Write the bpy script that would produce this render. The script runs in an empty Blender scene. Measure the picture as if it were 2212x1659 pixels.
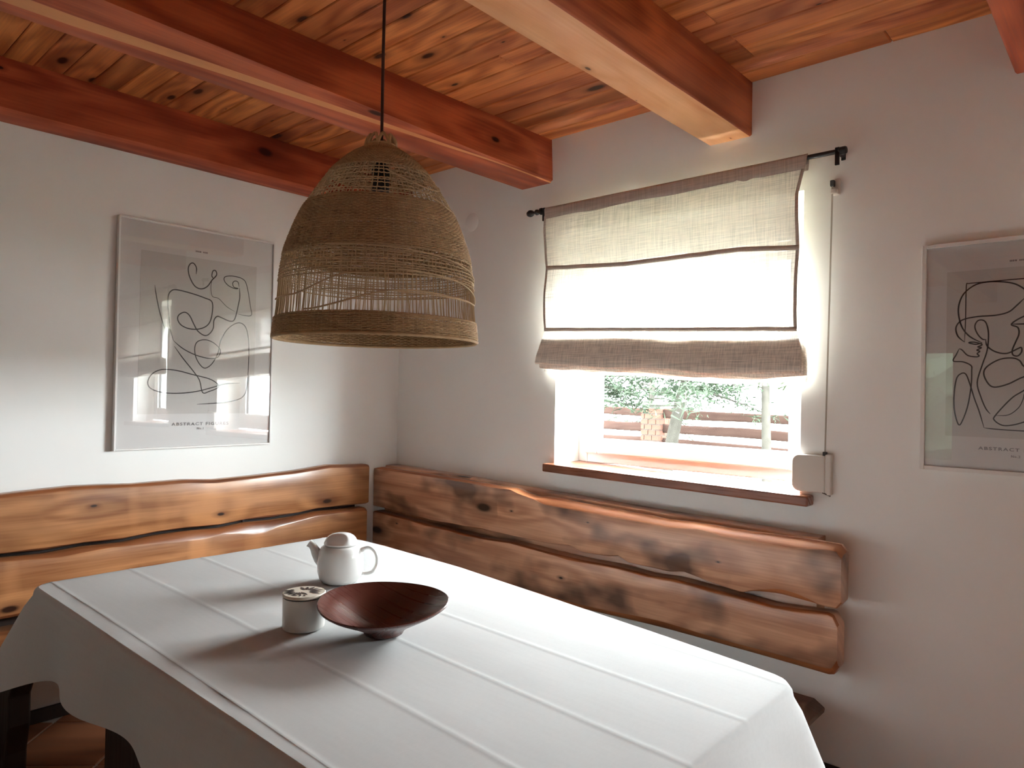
import bpy, math, random
from mathutils import Vector, Matrix, noise as mnoise

random.seed(7)
SC = bpy.context.scene
COL = SC.collection
PI = math.pi

# ------------------------------------------------------------------ camera
FPX, YAW, PITCH, ROLL = 1528.55, -.73225, .011513, .019243
CAM = Vector((3.253, -2.626, 1.34))
_f = Vector((math.sin(YAW) * math.cos(PITCH), math.cos(YAW) * math.cos(PITCH), math.sin(PITCH)))
_r = Vector((math.cos(YAW), -math.sin(YAW), 0))
_u = _r.cross(_f)
_c, _s = math.cos(ROLL), math.sin(ROLL)
RIGHT, UP = _c * _r + _s * _u, -_s * _r + _c * _u
cd = bpy.data.cameras.new('camera')
cd.sensor_width = 36.0
cd.lens = FPX / 2212 * 36
cd.clip_start = .02
cam = bpy.data.objects.new('camera', cd)
COL.objects.link(cam)
cam.matrix_world = Matrix((
    (RIGHT.x, UP.x, -_f.x, CAM.x), (RIGHT.y, UP.y, -_f.y, CAM.y),
    (RIGHT.z, UP.z, -_f.z, CAM.z), (0, 0, 0, 1)))
SC.camera = cam

# ------------------------------------------------------------------ world (overcast sky), exposure
SKY = 110.0
wd = bpy.data.worlds.new('overcast_sky')
SC.world = wd
wd.use_nodes = True
_bg = wd.node_tree.nodes['Background']
_bg.inputs[0].default_value = (.92, .98, 1.02, 1)
_bg.inputs[1].default_value = SKY
SC.view_settings.view_transform = 'Standard'
SC.view_settings.look = 'None'
SC.view_settings.exposure = 0.0
SC.view_settings.gamma = 1.0
SC.view_settings.use_curve_mapping = False
SC.cycles.use_light_tree = False
SC.cycles.max_bounces = 8
SC.cycles.diffuse_bounces = 5
SC.cycles.glossy_bounces = 3
SC.cycles.transparent_max_bounces = 12
SC.cycles.sample_clamp_indirect = 40.0
SC.cycles.caustics_reflective = False
SC.cycles.caustics_refractive = False


def portal(name, loc, rot, sx, sy):
    l = bpy.data.lights.new(name, 'AREA')
    l.shape = 'RECTANGLE'
    l.size, l.size_y = sx, sy
    l.cycles.is_portal = True
    o = bpy.data.objects.new(name, l)
    COL.objects.link(o)
    o.location = loc
    o.rotation_euler = rot


portal('window_portal', (1.741, .36, 1.55), (-PI / 2, 0, 0), 1.2, 1.15)
portal('window_portal', (3.63, .36, 1.55), (-PI / 2, 0, 0), .9, 1.15)

# ------------------------------------------------------------------ helpers
WO = {}          # world origin of every object


def V(*a):
    return Vector(a)


def link(o, parent=None, origin=None):
    COL.objects.link(o)
    origin = Vector(origin) if origin is not None else Vector((0, 0, 0))
    WO[o.name] = origin
    if parent is not None:
        o.parent = parent
        o.location = origin - WO[parent.name]
    else:
        o.location = origin
    return o


def tag(o, label=None, cat=None, group=None, kind=None):
    if label: o['label'] = label
    if cat: o['category'] = cat
    if group: o['group'] = group
    if kind: o['kind'] = kind
    return o


def thing(name, loc, label, cat, group=None):
    o = bpy.data.objects.new(name, None)
    o.empty_display_size = .05
    link(o, None, loc)
    return tag(o, label, cat, group)


class MB:
    def __init__(s):
        s.v, s.f, s.m = [], [], []

    def add(s, vs, fs, mi=0):
        n = len(s.v)
        s.v += [tuple(p) for p in vs]
        s.f += [tuple(i + n for i in f) for f in fs]
        s.m += [mi] * len(fs)
        return s

    def box(s, x0, x1, y0, y1, z0, z1, mi=0):
        vs = [(x0, y0, z0), (x1, y0, z0), (x1, y1, z0), (x0, y1, z0), (x0, y0, z1), (x1, y0, z1), (x1, y1, z1), (x0, y1, z1)]
        return s.add(vs, [(0, 3, 2, 1), (4, 5, 6, 7), (0, 1, 5, 4), (1, 2, 6, 5), (2, 3, 7, 6), (3, 0, 4, 7)], mi)

    def hexa(s, vs, mi=0):
        return s.add(vs, [(0, 3, 2, 1), (4, 5, 6, 7), (0, 1, 5, 4), (1, 2, 6, 5), (2, 3, 7, 6), (3, 0, 4, 7)], mi)

    def loft(s, rings, closed=True, caps=True, loop=False, mi=0):
        n = len(rings[0])
        vs = [p for r in rings for p in r]
        fs = []
        R = len(rings)
        for i in range(R if loop else R - 1):
            a, b = i * n, ((i + 1) % R) * n
            for j in range(n if closed else n - 1):
                k = (j + 1) % n
                fs.append((a + j, a + k, b + k, b + j))
        if caps and closed and not loop:
            fs.append(tuple(range(n - 1, -1, -1)))
            fs.append(tuple((R - 1) * n + j for j in range(n)))
        return s.add(vs, fs, mi)

    def tube(s, pts, r, n=8, caps=True, loop=False, mi=0):
        pts = [Vector(p) for p in pts]
        m = len(pts)
        rs = r if isinstance(r, (list, tuple)) else [r] * m
        rings = []
        pu = None
        for i, p in enumerate(pts):
            if loop:
                t = pts[(i + 1) % m] - pts[i - 1]
            else:
                t = pts[min(i + 1, m - 1)] - pts[max(i - 1, 0)]
            t.normalize()
            if pu is None:
                ref = Vector((0, 0, 1)) if abs(t.z) < .9 else Vector((1, 0, 0))
                pu = t.cross(ref).normalized()
            pu = (pu - t * pu.dot(t)).normalized()
            w = t.cross(pu)
            rings.append([p + rs[i] * (math.cos(2 * PI * k / n) * pu + math.sin(2 * PI * k / n) * w) for k in range(n)])
        return s.loft(rings, True, caps, loop, mi)

    def lathe(s, prof, c=(0, 0, 0), n=48, mi=0):
        cx, cy, cz = c
        rings = [[(cx + r * math.cos(2 * PI * k / n), cy + r * math.sin(2 * PI * k / n), cz + z) for k in range(n)] for r, z in prof]
        return s.loft(rings, True, True, False, mi)

    def build(s, name, mat, parent=None, smooth=False, origin=None, bevel=0, seg=2, angle=35):
        if origin is None:
            xs, ys, zs = zip(*s.v)
            origin = Vector(((min(xs) + max(xs)) / 2, (min(ys) + max(ys)) / 2, (min(zs) + max(zs)) / 2))
        origin = Vector(origin)
        me = bpy.data.meshes.new(name)
        me.from_pydata([Vector(p) - origin for p in s.v], [], s.f)
        mats = mat if isinstance(mat, (list, tuple)) else [mat]
        for m in mats:
            me.materials.append(m)
        if len(mats) > 1:
            me.polygons.foreach_set('material_index', s.m)
        me.update()
        o = bpy.data.objects.new(name, me)
        link(o, parent, origin)
        if bevel:
            b = o.modifiers.new('bevel', 'BEVEL')
            b.width, b.segments, b.limit_method, b.angle_limit = bevel, seg, 'ANGLE', math.radians(angle)
            b.harden_normals = False
        if smooth:
            me.polygons.foreach_set('use_smooth', [True] * len(me.polygons))
            if smooth != 'all':
                try:
                    me.set_sharp_from_angle(angle=math.radians(50))
                except Exception:
                    pass
        me.update()
        return o


def interp(pts, x):
    if x <= pts[0][0]: return pts[0][1]
    for (a, b), (c, d) in zip(pts, pts[1:]):
        if x <= c:
            t = (x - a) / (c - a)
            return b + (d - b) * t
    return pts[-1][1]


def catmull(P, k=6):
    out = []
    n = len(P)
    for i in range(n - 1):
        p0, p1, p2, p3 = P[max(i - 1, 0)], P[i], P[i + 1], P[min(i + 2, n - 1)]
        for j in range(k):
            t = j / k
            out.append(tuple(.5 * (2 * b + (c - a) * t + (2 * a - 5 * b + 4 * c - d) * t * t + (3 * b - a - 3 * c + d) * t ** 3) for a, b, c, d in zip(p0, p1, p2, p3)))
    out.append(tuple(P[-1]))
    return out


def nz(x, y=0., z=0.):
    return mnoise.noise(Vector((x, y, z)))


# ------------------------------------------------------------------ materials
def newmat(name):
    m = bpy.data.materials.new(name)
    m.use_nodes = True
    nt = m.node_tree
    return m, nt, nt.nodes['Principled BSDF'], nt.nodes['Material Output']


def nd(nt, t, ins=None, **kw):
    n = nt.nodes.new(t)
    for k, v in kw.items():
        setattr(n, k, v)
    for k, v in (ins or {}).items():
        if hasattr(v, 'is_output') or isinstance(v, bpy.types.NodeSocket):
            nt.links.new(v, n.inputs[k])
        else:
            n.inputs[k].default_value = v
    return n


def math_(nt, op, a, b=None, c=None, clamp=False):
    n = nt.nodes.new('ShaderNodeMath')
    n.operation = op
    n.use_clamp = clamp
    for i, v in enumerate((a, b, c)):
        if v is None: continue
        if isinstance(v, bpy.types.NodeSocket): nt.links.new(v, n.inputs[i])
        else: n.inputs[i].default_value = v
    return n.outputs[0]


def mixc(nt, fac, a, b, mode='MIX'):
    n = nt.nodes.new('ShaderNodeMix')
    n.data_type = 'RGBA'
    n.blend_type = mode
    for i, v in ((0, fac), (6, a), (7, b)):
        if isinstance(v, bpy.types.NodeSocket): nt.links.new(v, n.inputs[i])
        else: n.inputs[i].default_value = v if i == 0 else (*v[:3], 1)
    return n.outputs[2]


def ramp(nt, fac, stops):
    n = nt.nodes.new('ShaderNodeValToRGB')
    e = n.color_ramp.elements
    while len(e) < len(stops): e.new(.5)
    for el, (p, c) in zip(e, stops):
        el.position = p
        el.color = (*c, 1) if len(c) == 3 else c
    nt.links.new(fac, n.inputs[0])
    return n.outputs[0]


def srgb(r, g, b):
    f = lambda c: c / 12.92 if c <= .04045 else ((c + .055) / 1.055) ** 2.4
    return (f(r / 255), f(g / 255), f(b / 255))


def plain(name, col, rough=.5, var=.0, scale=8, bump=0, metal=0, spec=.5, bscale=60):
    m, nt, p, out = newmat(name)
    p.inputs['Roughness'].default_value = rough
    p.inputs['Metallic'].default_value = metal
    p.inputs['Specular IOR Level'].default_value = spec
    tc = nd(nt, 'ShaderNodeTexCoord').outputs['Object']
    n = nd(nt, 'ShaderNodeTexNoise', {'Vector': tc, 'Scale': scale, 'Detail': 4})
    c = mixc(nt, n.outputs[0], [x * (1 - var) for x in col], [min(1, x * (1 + var)) for x in col])
    nt.links.new(c, p.inputs['Base Color'])
    if bump:
        b = nd(nt, 'ShaderNodeTexNoise', {'Vector': tc, 'Scale': bscale, 'Detail': 5})
        bp = nd(nt, 'ShaderNodeBump', {'Strength': bump, 'Distance': .002, 'Height': b.outputs[0]})
        nt.links.new(bp.outputs[0], p.inputs['Normal'])
    return m


def wood(name, light, mid, dark, axis=0, rough=.4, knots=.5, kscale=4., stain=.5, ring=9., randv=.0, bump=0., coat=0., vstreak=0., spec=.5, kd=.07, sscale=4., s0=.46, s1=.72, rc=.34, sst=.40):
    """pine-like wood: u runs along the grain, v across it"""
    m, nt, p, out = newmat(name)
    p.inputs['Specular IOR Level'].default_value = spec
    tc = nd(nt, 'ShaderNodeTexCoord').outputs['Object']
    rnd = nd(nt, 'ShaderNodeObjectInfo').outputs['Random']
    sp = nd(nt, 'ShaderNodeSeparateXYZ', {0: tc}).outputs
    o1, o2 = [k for k in range(3) if k != axis]
    u = math_(nt, 'MULTIPLY_ADD', rnd, 37., sp[axis])
    v = math_(nt, 'ADD', math_(nt, 'MULTIPLY_ADD', rnd, 71., sp[o1]), sp[o2])

    def uv(su, sv):
        return nd(nt, 'ShaderNodeCombineXYZ', {0: math_(nt, 'MULTIPLY', u, su), 1: math_(nt, 'MULTIPLY', v, sv), 2: 0.}).outputs[0]
    vo = nd(nt, 'ShaderNodeTexVoronoi', {'Vector': uv(.42, 1.), 'Scale': kscale, 'Randomness': 1.}, voronoi_dimensions='2D')
    kd_ = vo.outputs['Distance']
    kr = nd(nt, 'ShaderNodeSeparateColor', {0: vo.outputs['Color']}).outputs[0]
    ksz = math_(nt, 'MULTIPLY_ADD', math_(nt, 'MULTIPLY', kr, kr), kd * 1.6, kd * .12)
    ratio = math_(nt, 'DIVIDE', kd_, ksz)
    warp = nd(nt, 'ShaderNodeMapRange', {'Value': kd_, 'From Min': 0., 'From Max': .4, 'To Min': .32 * knots, 'To Max': 0.}).outputs[0]
    n1 = nd(nt, 'ShaderNodeTexNoise', {'Vector': uv(.11, 1.), 'Scale': 5., 'Detail': 2., 'Roughness': .5}, noise_dimensions='2D').outputs[0]
    ph = math_(nt, 'MULTIPLY', math_(nt, 'ADD', n1, warp), ring * 6.28)
    rg = math_(nt, 'MULTIPLY_ADD', math_(nt, 'SINE', ph), .5, .5)
    fib = nd(nt, 'ShaderNodeTexNoise', {'Vector': uv(.035, 1.), 'Scale': 120., 'Detail': 2.}, noise_dimensions='2D').outputs[0]
    st = nd(nt, 'ShaderNodeTexNoise', {'Vector': uv(sst, 1.), 'Scale': sscale, 'Detail': 2.5, 'Roughness': .6}, noise_dimensions='2D').outputs[0]
    g = math_(nt, 'ADD', math_(nt, 'MULTIPLY', rg, rc), math_(nt, 'MULTIPLY', fib, .5))
    base = ramp(nt, g, [(.12, mid), (.72, light)])
    sfac = math_(nt, 'MULTIPLY', nd(nt, 'ShaderNodeMapRange', {'Value': st, 'From Min': s0, 'From Max': s1}).outputs[0], stain)
    base = mixc(nt, sfac, base, dark)
    if vstreak:
        nv = nd(nt, 'ShaderNodeTexNoise', {'Vector': uv(1., .3), 'Scale': 5., 'Detail': 1.}, noise_dimensions='2D').outputs[0]
        base = mixc(nt, math_(nt, 'MULTIPLY', nd(nt, 'ShaderNodeMapRange', {'Value': nv, 'From Min': .58, 'From Max': .74}).outputs[0], vstreak), base, [min(1, c * 1.25) for c in light])
    halo = nd(nt, 'ShaderNodeMapRange', {'Value': ratio, 'From Min': 1., 'From Max': 2.6, 'To Min': .6, 'To Max': 0.}).outputs[0]
    base = mixc(nt, math_(nt, 'MULTIPLY', halo, knots, clamp=True), base, dark)
    core = nd(nt, 'ShaderNodeMapRange', {'Value': ratio, 'From Min': .6, 'From Max': 1.05, 'To Min': 1., 'To Max': 0.}).outputs[0]
    base = mixc(nt, math_(nt, 'MULTIPLY', core, min(1, knots * 1.3), clamp=True), base, [c * .28 for c in dark])
    if randv:
        hv = nd(nt, 'ShaderNodeHueSaturation', {'Color': base, 'Value': math_(nt, 'MULTIPLY_ADD', rnd, randv * 2, 1 - randv), 'Hue': math_(nt, 'MULTIPLY_ADD', rnd, .012, .494)})
        base = hv.outputs[0]
    nt.links.new(base, p.inputs['Base Color'])
    nt.links.new(math_(nt, 'MULTIPLY_ADD', fib, .25, rough - .12), p.inputs['Roughness'])
    if coat:
        p.inputs['Coat Weight'].default_value = coat
        p.inputs['Coat Roughness'].default_value = .22
    if bump:
        bp = nd(nt, 'ShaderNodeBump', {'Strength': bump, 'Distance': .0015, 'Height': fib})
        nt.links.new(bp.outputs[0], p.inputs['Normal'])
    return m


def fabric(name, col, rough=.9, transl=0., transp=0., wrinkle=.1, weave=900, slub=.06, wscale=7, sheen=0., spec=.2):
    m, nt, p, out = newmat(name)
    p.inputs['Roughness'].default_value = rough
    p.inputs['Specular IOR Level'].default_value = spec
    p.inputs['Sheen Weight'].default_value = sheen
    tc = nd(nt, 'ShaderNodeTexCoord').outputs['Object']
    mx = nd(nt, 'ShaderNodeMapping', {'Vector': tc, 'Scale': (6., 60., 170.)}).outputs[0]
    mz = nd(nt, 'ShaderNodeMapping', {'Vector': tc, 'Scale': (170., 60., 5.)}).outputs[0]
    s1 = nd(nt, 'ShaderNodeTexNoise', {'Vector': mx, 'Scale': 1.6, 'Detail': 3.}).outputs[0]
    s2 = nd(nt, 'ShaderNodeTexNoise', {'Vector': mz, 'Scale': 1.6, 'Detail': 3.}).outputs[0]
    sl = math_(nt, 'MULTIPLY', math_(nt, 'ADD', s1, s2), .5)
    c = ramp(nt, sl, [(.35, [x * (1 - slub * 2.2) for x in col]), (.6, [min(1, x * (1 + slub)) for x in col])])
    nt.links.new(c, p.inputs['Base Color'])
    wr = nd(nt, 'ShaderNodeTexNoise', {'Vector': tc, 'Scale': wscale, 'Detail': 4., 'Roughness': .5, 'Distortion': .5}).outputs[0]
    h = math_(nt, 'ADD', math_(nt, 'MULTIPLY', wr, 8.), math_(nt, 'MULTIPLY', sl, .6))
    if wrinkle:
        bp = nd(nt, 'ShaderNodeBump', {'Strength': wrinkle, 'Distance': .004, 'Height': h})
        nt.links.new(bp.outputs[0], p.inputs['Normal'])
    sh = p.outputs[0]
    if transl:
        t = nd(nt, 'ShaderNodeBsdfTranslucent', {'Color': c})
        mxs = nd(nt, 'ShaderNodeMixShader', {0: transl})
        nt.links.new(sh, mxs.inputs[1]); nt.links.new(t.outputs[0], mxs.inputs[2])
        sh = mxs.outputs[0]
    if transp:
        tt = nd(nt, 'ShaderNodeBsdfTransparent', {'Color': (1, .97, .92, 1)})
        fac = nd(nt, 'ShaderNodeMapRange', {'Value': sl, 'From Min': .4, 'From Max': .62, 'To Min': transp * 1.5, 'To Max': transp * .5}).outputs[0]
        mxs = nd(nt, 'ShaderNodeMixShader', {0: fac})
        nt.links.new(sh, mxs.inputs[1]); nt.links.new(tt.outputs[0], mxs.inputs[2])
        sh = mxs.outputs[0]
    nt.links.new(sh, out.inputs[0])
    return m


def glass(name, tint=(1, 1, 1), ior=1.5, rough=0., boost=1.):
    m, nt, p, out = newmat(name)
    nt.nodes.remove(p)
    fr = nd(nt, 'ShaderNodeFresnel', {'IOR': ior}).outputs[0]
    gl = nd(nt, 'ShaderNodeBsdfGlossy', {'Roughness': rough, 'Color': (1, 1, 1, 1)})
    tr = nd(nt, 'ShaderNodeBsdfTransparent', {'Color': (*tint, 1)})
    bf = math_(nt, 'SUBTRACT', 1., nd(nt, 'ShaderNodeNewGeometry').outputs['Backfacing'])
    mx = nd(nt, 'ShaderNodeMixShader', {0: math_(nt, 'MULTIPLY', math_(nt, 'MULTIPLY', fr, bf), boost, clamp=True)})
    nt.links.new(tr.outputs[0], mx.inputs[1]); nt.links.new(gl.outputs[0], mx.inputs[2])
    nt.links.new(mx.outputs[0], out.inputs[0])
    return m


M = {}
M['wall'] = plain('wall_plaster', (.865, .862, .838), .85, .012, 3, 0, spec=.2)
M['pvc'] = plain('white_pvc', (.86, .86, .86), .32, .01)
M['reveal'] = M['wall']
M['ceiling'] = wood('pine_boarding', srgb(224, 142, 86), srgb(160, 82, 44), srgb(112, 54, 30), 0, .5, .9, 4.2, .5, 4, .16, spec=.35, kd=.055, rc=.42)
M['beam'] = wood('beam_pine', srgb(204, 110, 70), srgb(148, 66, 40), srgb(108, 42, 25), 1, .5, .8, 3.2, .5, 4, .05, spec=.35, kd=.06, rc=.42)
M['beam_lit'] = wood('beam_pine_lit', srgb(240, 184, 138), srgb(226, 158, 108), srgb(196, 120, 78), 1, .5, .9, 5., .4, 4, .03, spec=.35, kd=.07)  # lit copy of the beam wood, light put into the colour
M['sap'] = wood('sapwood', srgb(226, 158, 104), srgb(214, 142, 90), srgb(190, 120, 74), 1, .5, 0., 3., .2, 4)
M['bench'] = wood('bench_stained_pine', srgb(222, 172, 138), srgb(178, 126, 96), srgb(58, 40, 37), 0, .36, .9, 4.5, .8, 4, 0, .15, .3, kd=.08, sscale=4.6, s0=.51, s1=.72, rc=.4, sst=.62)
M['bench_l'] = wood('bench_honey_pine', srgb(186, 130, 84), srgb(138, 86, 50), srgb(84, 46, 30), 1, .36, .8, 5., .4, 4, 0, .12, .3, .6, kd=.05, s0=.5, s1=.75, rc=.4, sst=.6)
M['bench_edge'] = wood('bench_wane', srgb(196, 128, 84), srgb(150, 86, 52), srgb(84, 44, 28), 0, .6, .2, 4., .4, 5, 0, .2, 0, spec=.3)
M['bench_edge_l'] = wood('bench_wane_honey', srgb(150, 92, 56), srgb(112, 62, 36), srgb(60, 32, 20), 1, .35, .2, 4., .5, 5, 0, .2, .3)
M['dark_wood'] = wood('dark_wood', srgb(50, 32, 24), srgb(36, 22, 17), srgb(20, 12, 10), 2, .5, .3)
M['bench_seat'] = wood('seat_wood_shaded', srgb(104, 70, 52), srgb(78, 50, 37), srgb(44, 28, 22), 0, .4, .5, 4., .6)  # darker seat wood, with the shade on the seat in its colour
M['dark_wood2'] = wood('dark_boarding', srgb(110, 70, 46), srgb(86, 52, 34), srgb(50, 30, 20), 2, .5, .3)
M['sill'] = wood('sill_wood', srgb(150, 90, 62), srgb(118, 66, 44), srgb(60, 30, 22), 0, .3, .7, 4., .5, 5, 0, 0, .3)
M['bowl'] = wood('bowl_wood', srgb(88, 40, 30), srgb(76, 33, 25), srgb(46, 20, 16), 0, .3, .0, 3, .5, 3, 0, .08, .3)
M['cloth'] = fabric('tablecloth_linen', (.565, .56, .55), .85, .10, 0, 0, slub=.012)
M['blind'] = fabric('blind_linen', (.80, .735, .66), .9, .15, .03, 0, slub=.14)
M['blind_hem'] = fabric('blind_hem_linen', (.62, .53, .465), .9, .08, 0, 0, slub=.10)
M['black'] = plain('black_metal', (.012, .012, .014), .4, .1)
M['cord'] = plain('cord_textile', (.05, .018, .014), .8, .1)
M['fibre'] = plain('seagrass', (.42, .27, .135), .7, .3, 40)
M['fibre2'] = plain('seagrass_warp', (.52, .37, .21), .7, .25, 30)
M['ceramic'] = plain('white_glaze', (.70, .685, .665), .12, .01)
M['ceramic_matt'] = plain('off_white_glaze', (.62, .60, .565), .3, .03)
M['lid'] = plain('lid_cream', (.62, .54, .44), .45, .05)
M['brown_paint'] = plain('brown_print', (.045, .025, .018), .5, .1)
M['frame_white'] = plain('frame_white', (.78, .76, .73), .4, .01)
M['frame_dark'] = plain('clip_dark_brown', (.10, .075, .06), .7, .1)  # dark brown, for the winder clip
M['paper'] = plain('poster_paper', (.70, .68, .665), .8, .01)
M['paper2'] = plain('poster_panel', (.585, .56, .535), .8, .01)
M['ink'] = plain('black_ink', (.02, .016, .014), .7, .05)
M['ink2'] = plain('grey_ink', (.20, .19, .19), .7, .05)
M['winder'] = plain('winder_plastic', (.66, .61, .55), .4, .02)
M['strap'] = plain('strap_textile', (.36, .32, .27), .8, .05)
M['glass'] = glass('window_glass', (.97, .985, .98), 1.45)
M['pglass'] = glass('poster_acrylic', (1, 1, 1), 1.5, 0., 2.2)
M['tile'] = wood('floor_tile', srgb(166, 106, 68), srgb(128, 76, 46), srgb(70, 40, 26), 0, .38, .0, 2, .55, 4, .10)
M['grout'] = plain('grout', (.58, .52, .45), .9, .08, 40)
M['gasket'] = plain('gasket', (.03, .03, .03), .6)
M['shutter'] = plain('shutter_alu', (.70, .64, .56), .5, .03)
M['bark'] = plain('bark', (.024, .022, .019), .95, .5, 18, spec=0)
M['needle'] = plain('needles', (.022, .029, .020), .9, .4, 3, spec=0)
M['leaf'] = plain('leaves', (.026, .032, .018), .9, .4, 3, spec=0)
M['rail'] = wood('weathered_rail', srgb(44, 33, 29), srgb(36, 26, 23), srgb(26, 18, 16), 0, .9, .2, spec=0.)
M['brick'] = plain('brick', (.050, .024, .018), .9, .35, 9, spec=0)
M['mortar'] = plain('mortar', (.045, .042, .038), .95, .1, spec=0)
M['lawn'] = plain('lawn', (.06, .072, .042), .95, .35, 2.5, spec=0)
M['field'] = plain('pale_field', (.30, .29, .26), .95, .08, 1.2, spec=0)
M['moss'] = plain('pillar_cap', (.02, .022, .016), .95, .3, 20, spec=0)

# ------------------------------------------------------------------ room shell
X1, Y1, HC = 5.4, -6.0, 2.552            # room: x 0..X1, y 0..Y1
W1 = (1.17, 2.312, 1.006, 2.10)          # window opening x0 x1 z0 z1
W2 = (3.22, 4.04, 1.006, 2.10)
WT = .36                                   # outer wall thickness
DR = (1.18, 1.80, .04, 1.95)              # garden door in the wall behind the camera


def struct(o):
    o['kind'] = 'structure'
    return o


mb = MB()
xs = [-.3, W1[0], W1[1], W2[0], W2[1], X1 + .3]
for i in range(5):
    if i in (1, 3):
        mb.box(xs[i], xs[i + 1], 0, WT, -.2, W1[2] - .036)
        mb.box(xs[i], xs[i + 1], 0, WT, W1[3], HC + .2)
    else:
        mb.box(xs[i], xs[i + 1], 0, WT, -.2, HC + .2)
struct(mb.build('wall_back', M['wall']))
struct(MB().box(-.3, 0, Y1 - .3, 0, -.2, HC + .2).build('wall_left', M['wall']))
struct(MB().box(X1, X1 + .3, Y1 - .3, 0, -.2, HC + .2).build('wall_right', M['wall']))
mb = MB()
mb.box(-.3, DR[0], Y1 - .36, Y1, -.2, HC + .2).box(DR[1], X1 + .3, Y1 - .36, Y1, -.2, HC + .2)
mb.box(DR[0], DR[1], Y1 - .36, Y1, DR[3], HC + .2).box(DR[0], DR[1], Y1 - .36, Y1, -.2, DR[2])
struct(mb.build('wall_front', M['wall']))

# floor: grout bed with diagonal tiles
fl = struct(MB().box(0, X1, Y1, 0, -.2, -.004).build('floor', M['grout']))
TS = .33
tme = None
D = TS * math.sqrt(.5)
ox, oy = .275, -1.725
for i in range(-14, 16):
    for j in range(-14, 16):
        cx, cy = ox + (i + j) * D, oy + (i - j) * D
        if not (-.12 < cx < X1 + .12 and Y1 - .12 < cy < .12): continue
        if tme is None:
            t = MB().box(-TS / 2 + .004, TS / 2 - .004, -TS / 2 + .004, TS / 2 - .004, -.006, 0).build('tile', M['tile'], fl, origin=(0, 0, 0), bevel=.0015, seg=1)
            tme = t.data
            WO[t.name] = Vector((0, 0, 0))
            t0 = t
        else:
            t = t0.copy(); COL.objects.link(t)
        t.location = Vector((cx, cy, 0)) - WO[fl.name]
        t.rotation_euler.z = PI / 4

# ceiling: slab with boards
cl = struct(MB().box(0, X1, Y1, 0, HC + .02, HC + .16).build('ceiling', M['dark_wood']))
rng = random.Random(3)
PWD = .098
k = 0
y = 0.
lens = {}
while y > Y1 + .01:
    x = 0.
    first = True
    while x < X1 - .01:
        L = rng.choice((1.1, 1.6, 2.1, 2.6, 3.1)) if not first else rng.choice((.6, 1.0, 1.5, 2.2))
        first = False
        L = min(L, X1 - x)
        if X1 - x - L < .3: L = X1 - x
        L = round(L, 2)
        if L not in lens:
            o = MB().box(-L / 2 + .0008, L / 2 - .0008, -PWD / 2 + .0012, PWD / 2 - .0012, 0, .02).build('plank', M['ceiling'], cl, origin=(0, 0, 0), bevel=.0035, seg=1)
            lens[L] = o
        else:
            o = lens[L].copy(); COL.objects.link(o)
        o.location = Vector((x + L / 2, y - PWD / 2, HC + rng.uniform(-.0008, .0008))) - WO[cl.name]
        x += L
    y -= PWD

# baseboard along the left wall
struct(MB().box(0, .012, Y1, -.01, 0, .055).build('baseboard_left', M['dark_wood'], bevel=.003))
struct(MB().box(.012, X1, -.012, 0, 0, .055).build('baseboard_back', M['dark_wood'], bevel=.003))

# ------------------------------------------------------------------ beams
HB = HC - .207


def beam(sec0, sec1, y0, y1, mats, label, n=40, seed=0., mi_seg=None, wob=.003):
    rings = []
    for i in range(n + 1):
        t = i / n
        yy = y0 + (y1 - y0) * t
        ring = []
        for j, (a, b) in enumerate(zip(sec0(t), sec1(t))):
            ring.append((a + wob * nz(yy * 2.3, j * 3.1, seed), yy, b + wob * .7 * nz(yy * 2.0, j * 2.7 + 9, seed)))
        rings.append(ring)
    m = MB().loft(rings)
    nn = len(rings[0])
    if mi_seg:
        c = 0
        for i in range(n):
            for j in range(nn):
                m.m[c] = mi_seg.get(j, 0) if not callable(mi_seg.get(j, 0)) else mi_seg[j](i / n)
                c += 1
    o = m.build('ceiling_beam', mats, bevel=0, smooth=True)
    return tag(o, label, 'beam', 'ceiling beams')


TOP = HC + .012


def simple(xl, xr, zb=HB, c=.006):
    return (lambda t: [xl, xl, xl + c, xr - c, xr, xr], lambda t: [TOP, zb + c, zb, zb, zb + c, TOP])


# beam along the left wall (slanted face)
beam(lambda t: [.0, .0, .128, .140, .072], lambda t: [TOP, HB - .012, HB - .012, HB, TOP], 0, Y1, [M['beam']], 'reddish wooden beam lying against the wall above the left poster', seed=1.)
# second beam with a waney, pale lower edge
YB = Y1


def b2x(t):
    d = min(1., t * (-YB) / 2.0)          # 0 at the window wall .. 1 two metres out
    w = max(0., min(1., (d - .22) / .78))
    return [.93, .93, .936, 1.128 - .118 * w - .012, 1.128 - .082 * w - .008, 1.128 + .030 * d, 1.120 - .055 * d]


def b2z(t):
    d = min(1., t * (-YB) / 2.0)
    w = max(0., min(1., (d - .22) / .78))
    return [TOP, HB + .004, HB, HB, HB + .006 + .006 * w, HB + .012 + .016 * w, TOP]


beam(b2x, b2z, 0, YB, [M['beam'], M['sap']], 'reddish wooden beam crossing behind the lamp cord with a pale waney edge', 60, 2., {3: 1})
sx, sz = simple(1.932, 2.110)
beam(sx, sz, 0, Y1, [M['beam_lit'], M['beam']], 'wooden beam with light painted on its underside, meeting the wall above the window blind', 40, 3., {0: 1, 4: 1, 3: 1})
sx, sz = simple(2.943, 3.118)
beam(sx, sz, 0, Y1, [M['beam']], 'reddish wooden beam at the top right corner above the right poster', 40, 4.)


# ------------------------------------------------------------------ windows
SLOPE = -.018


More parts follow.
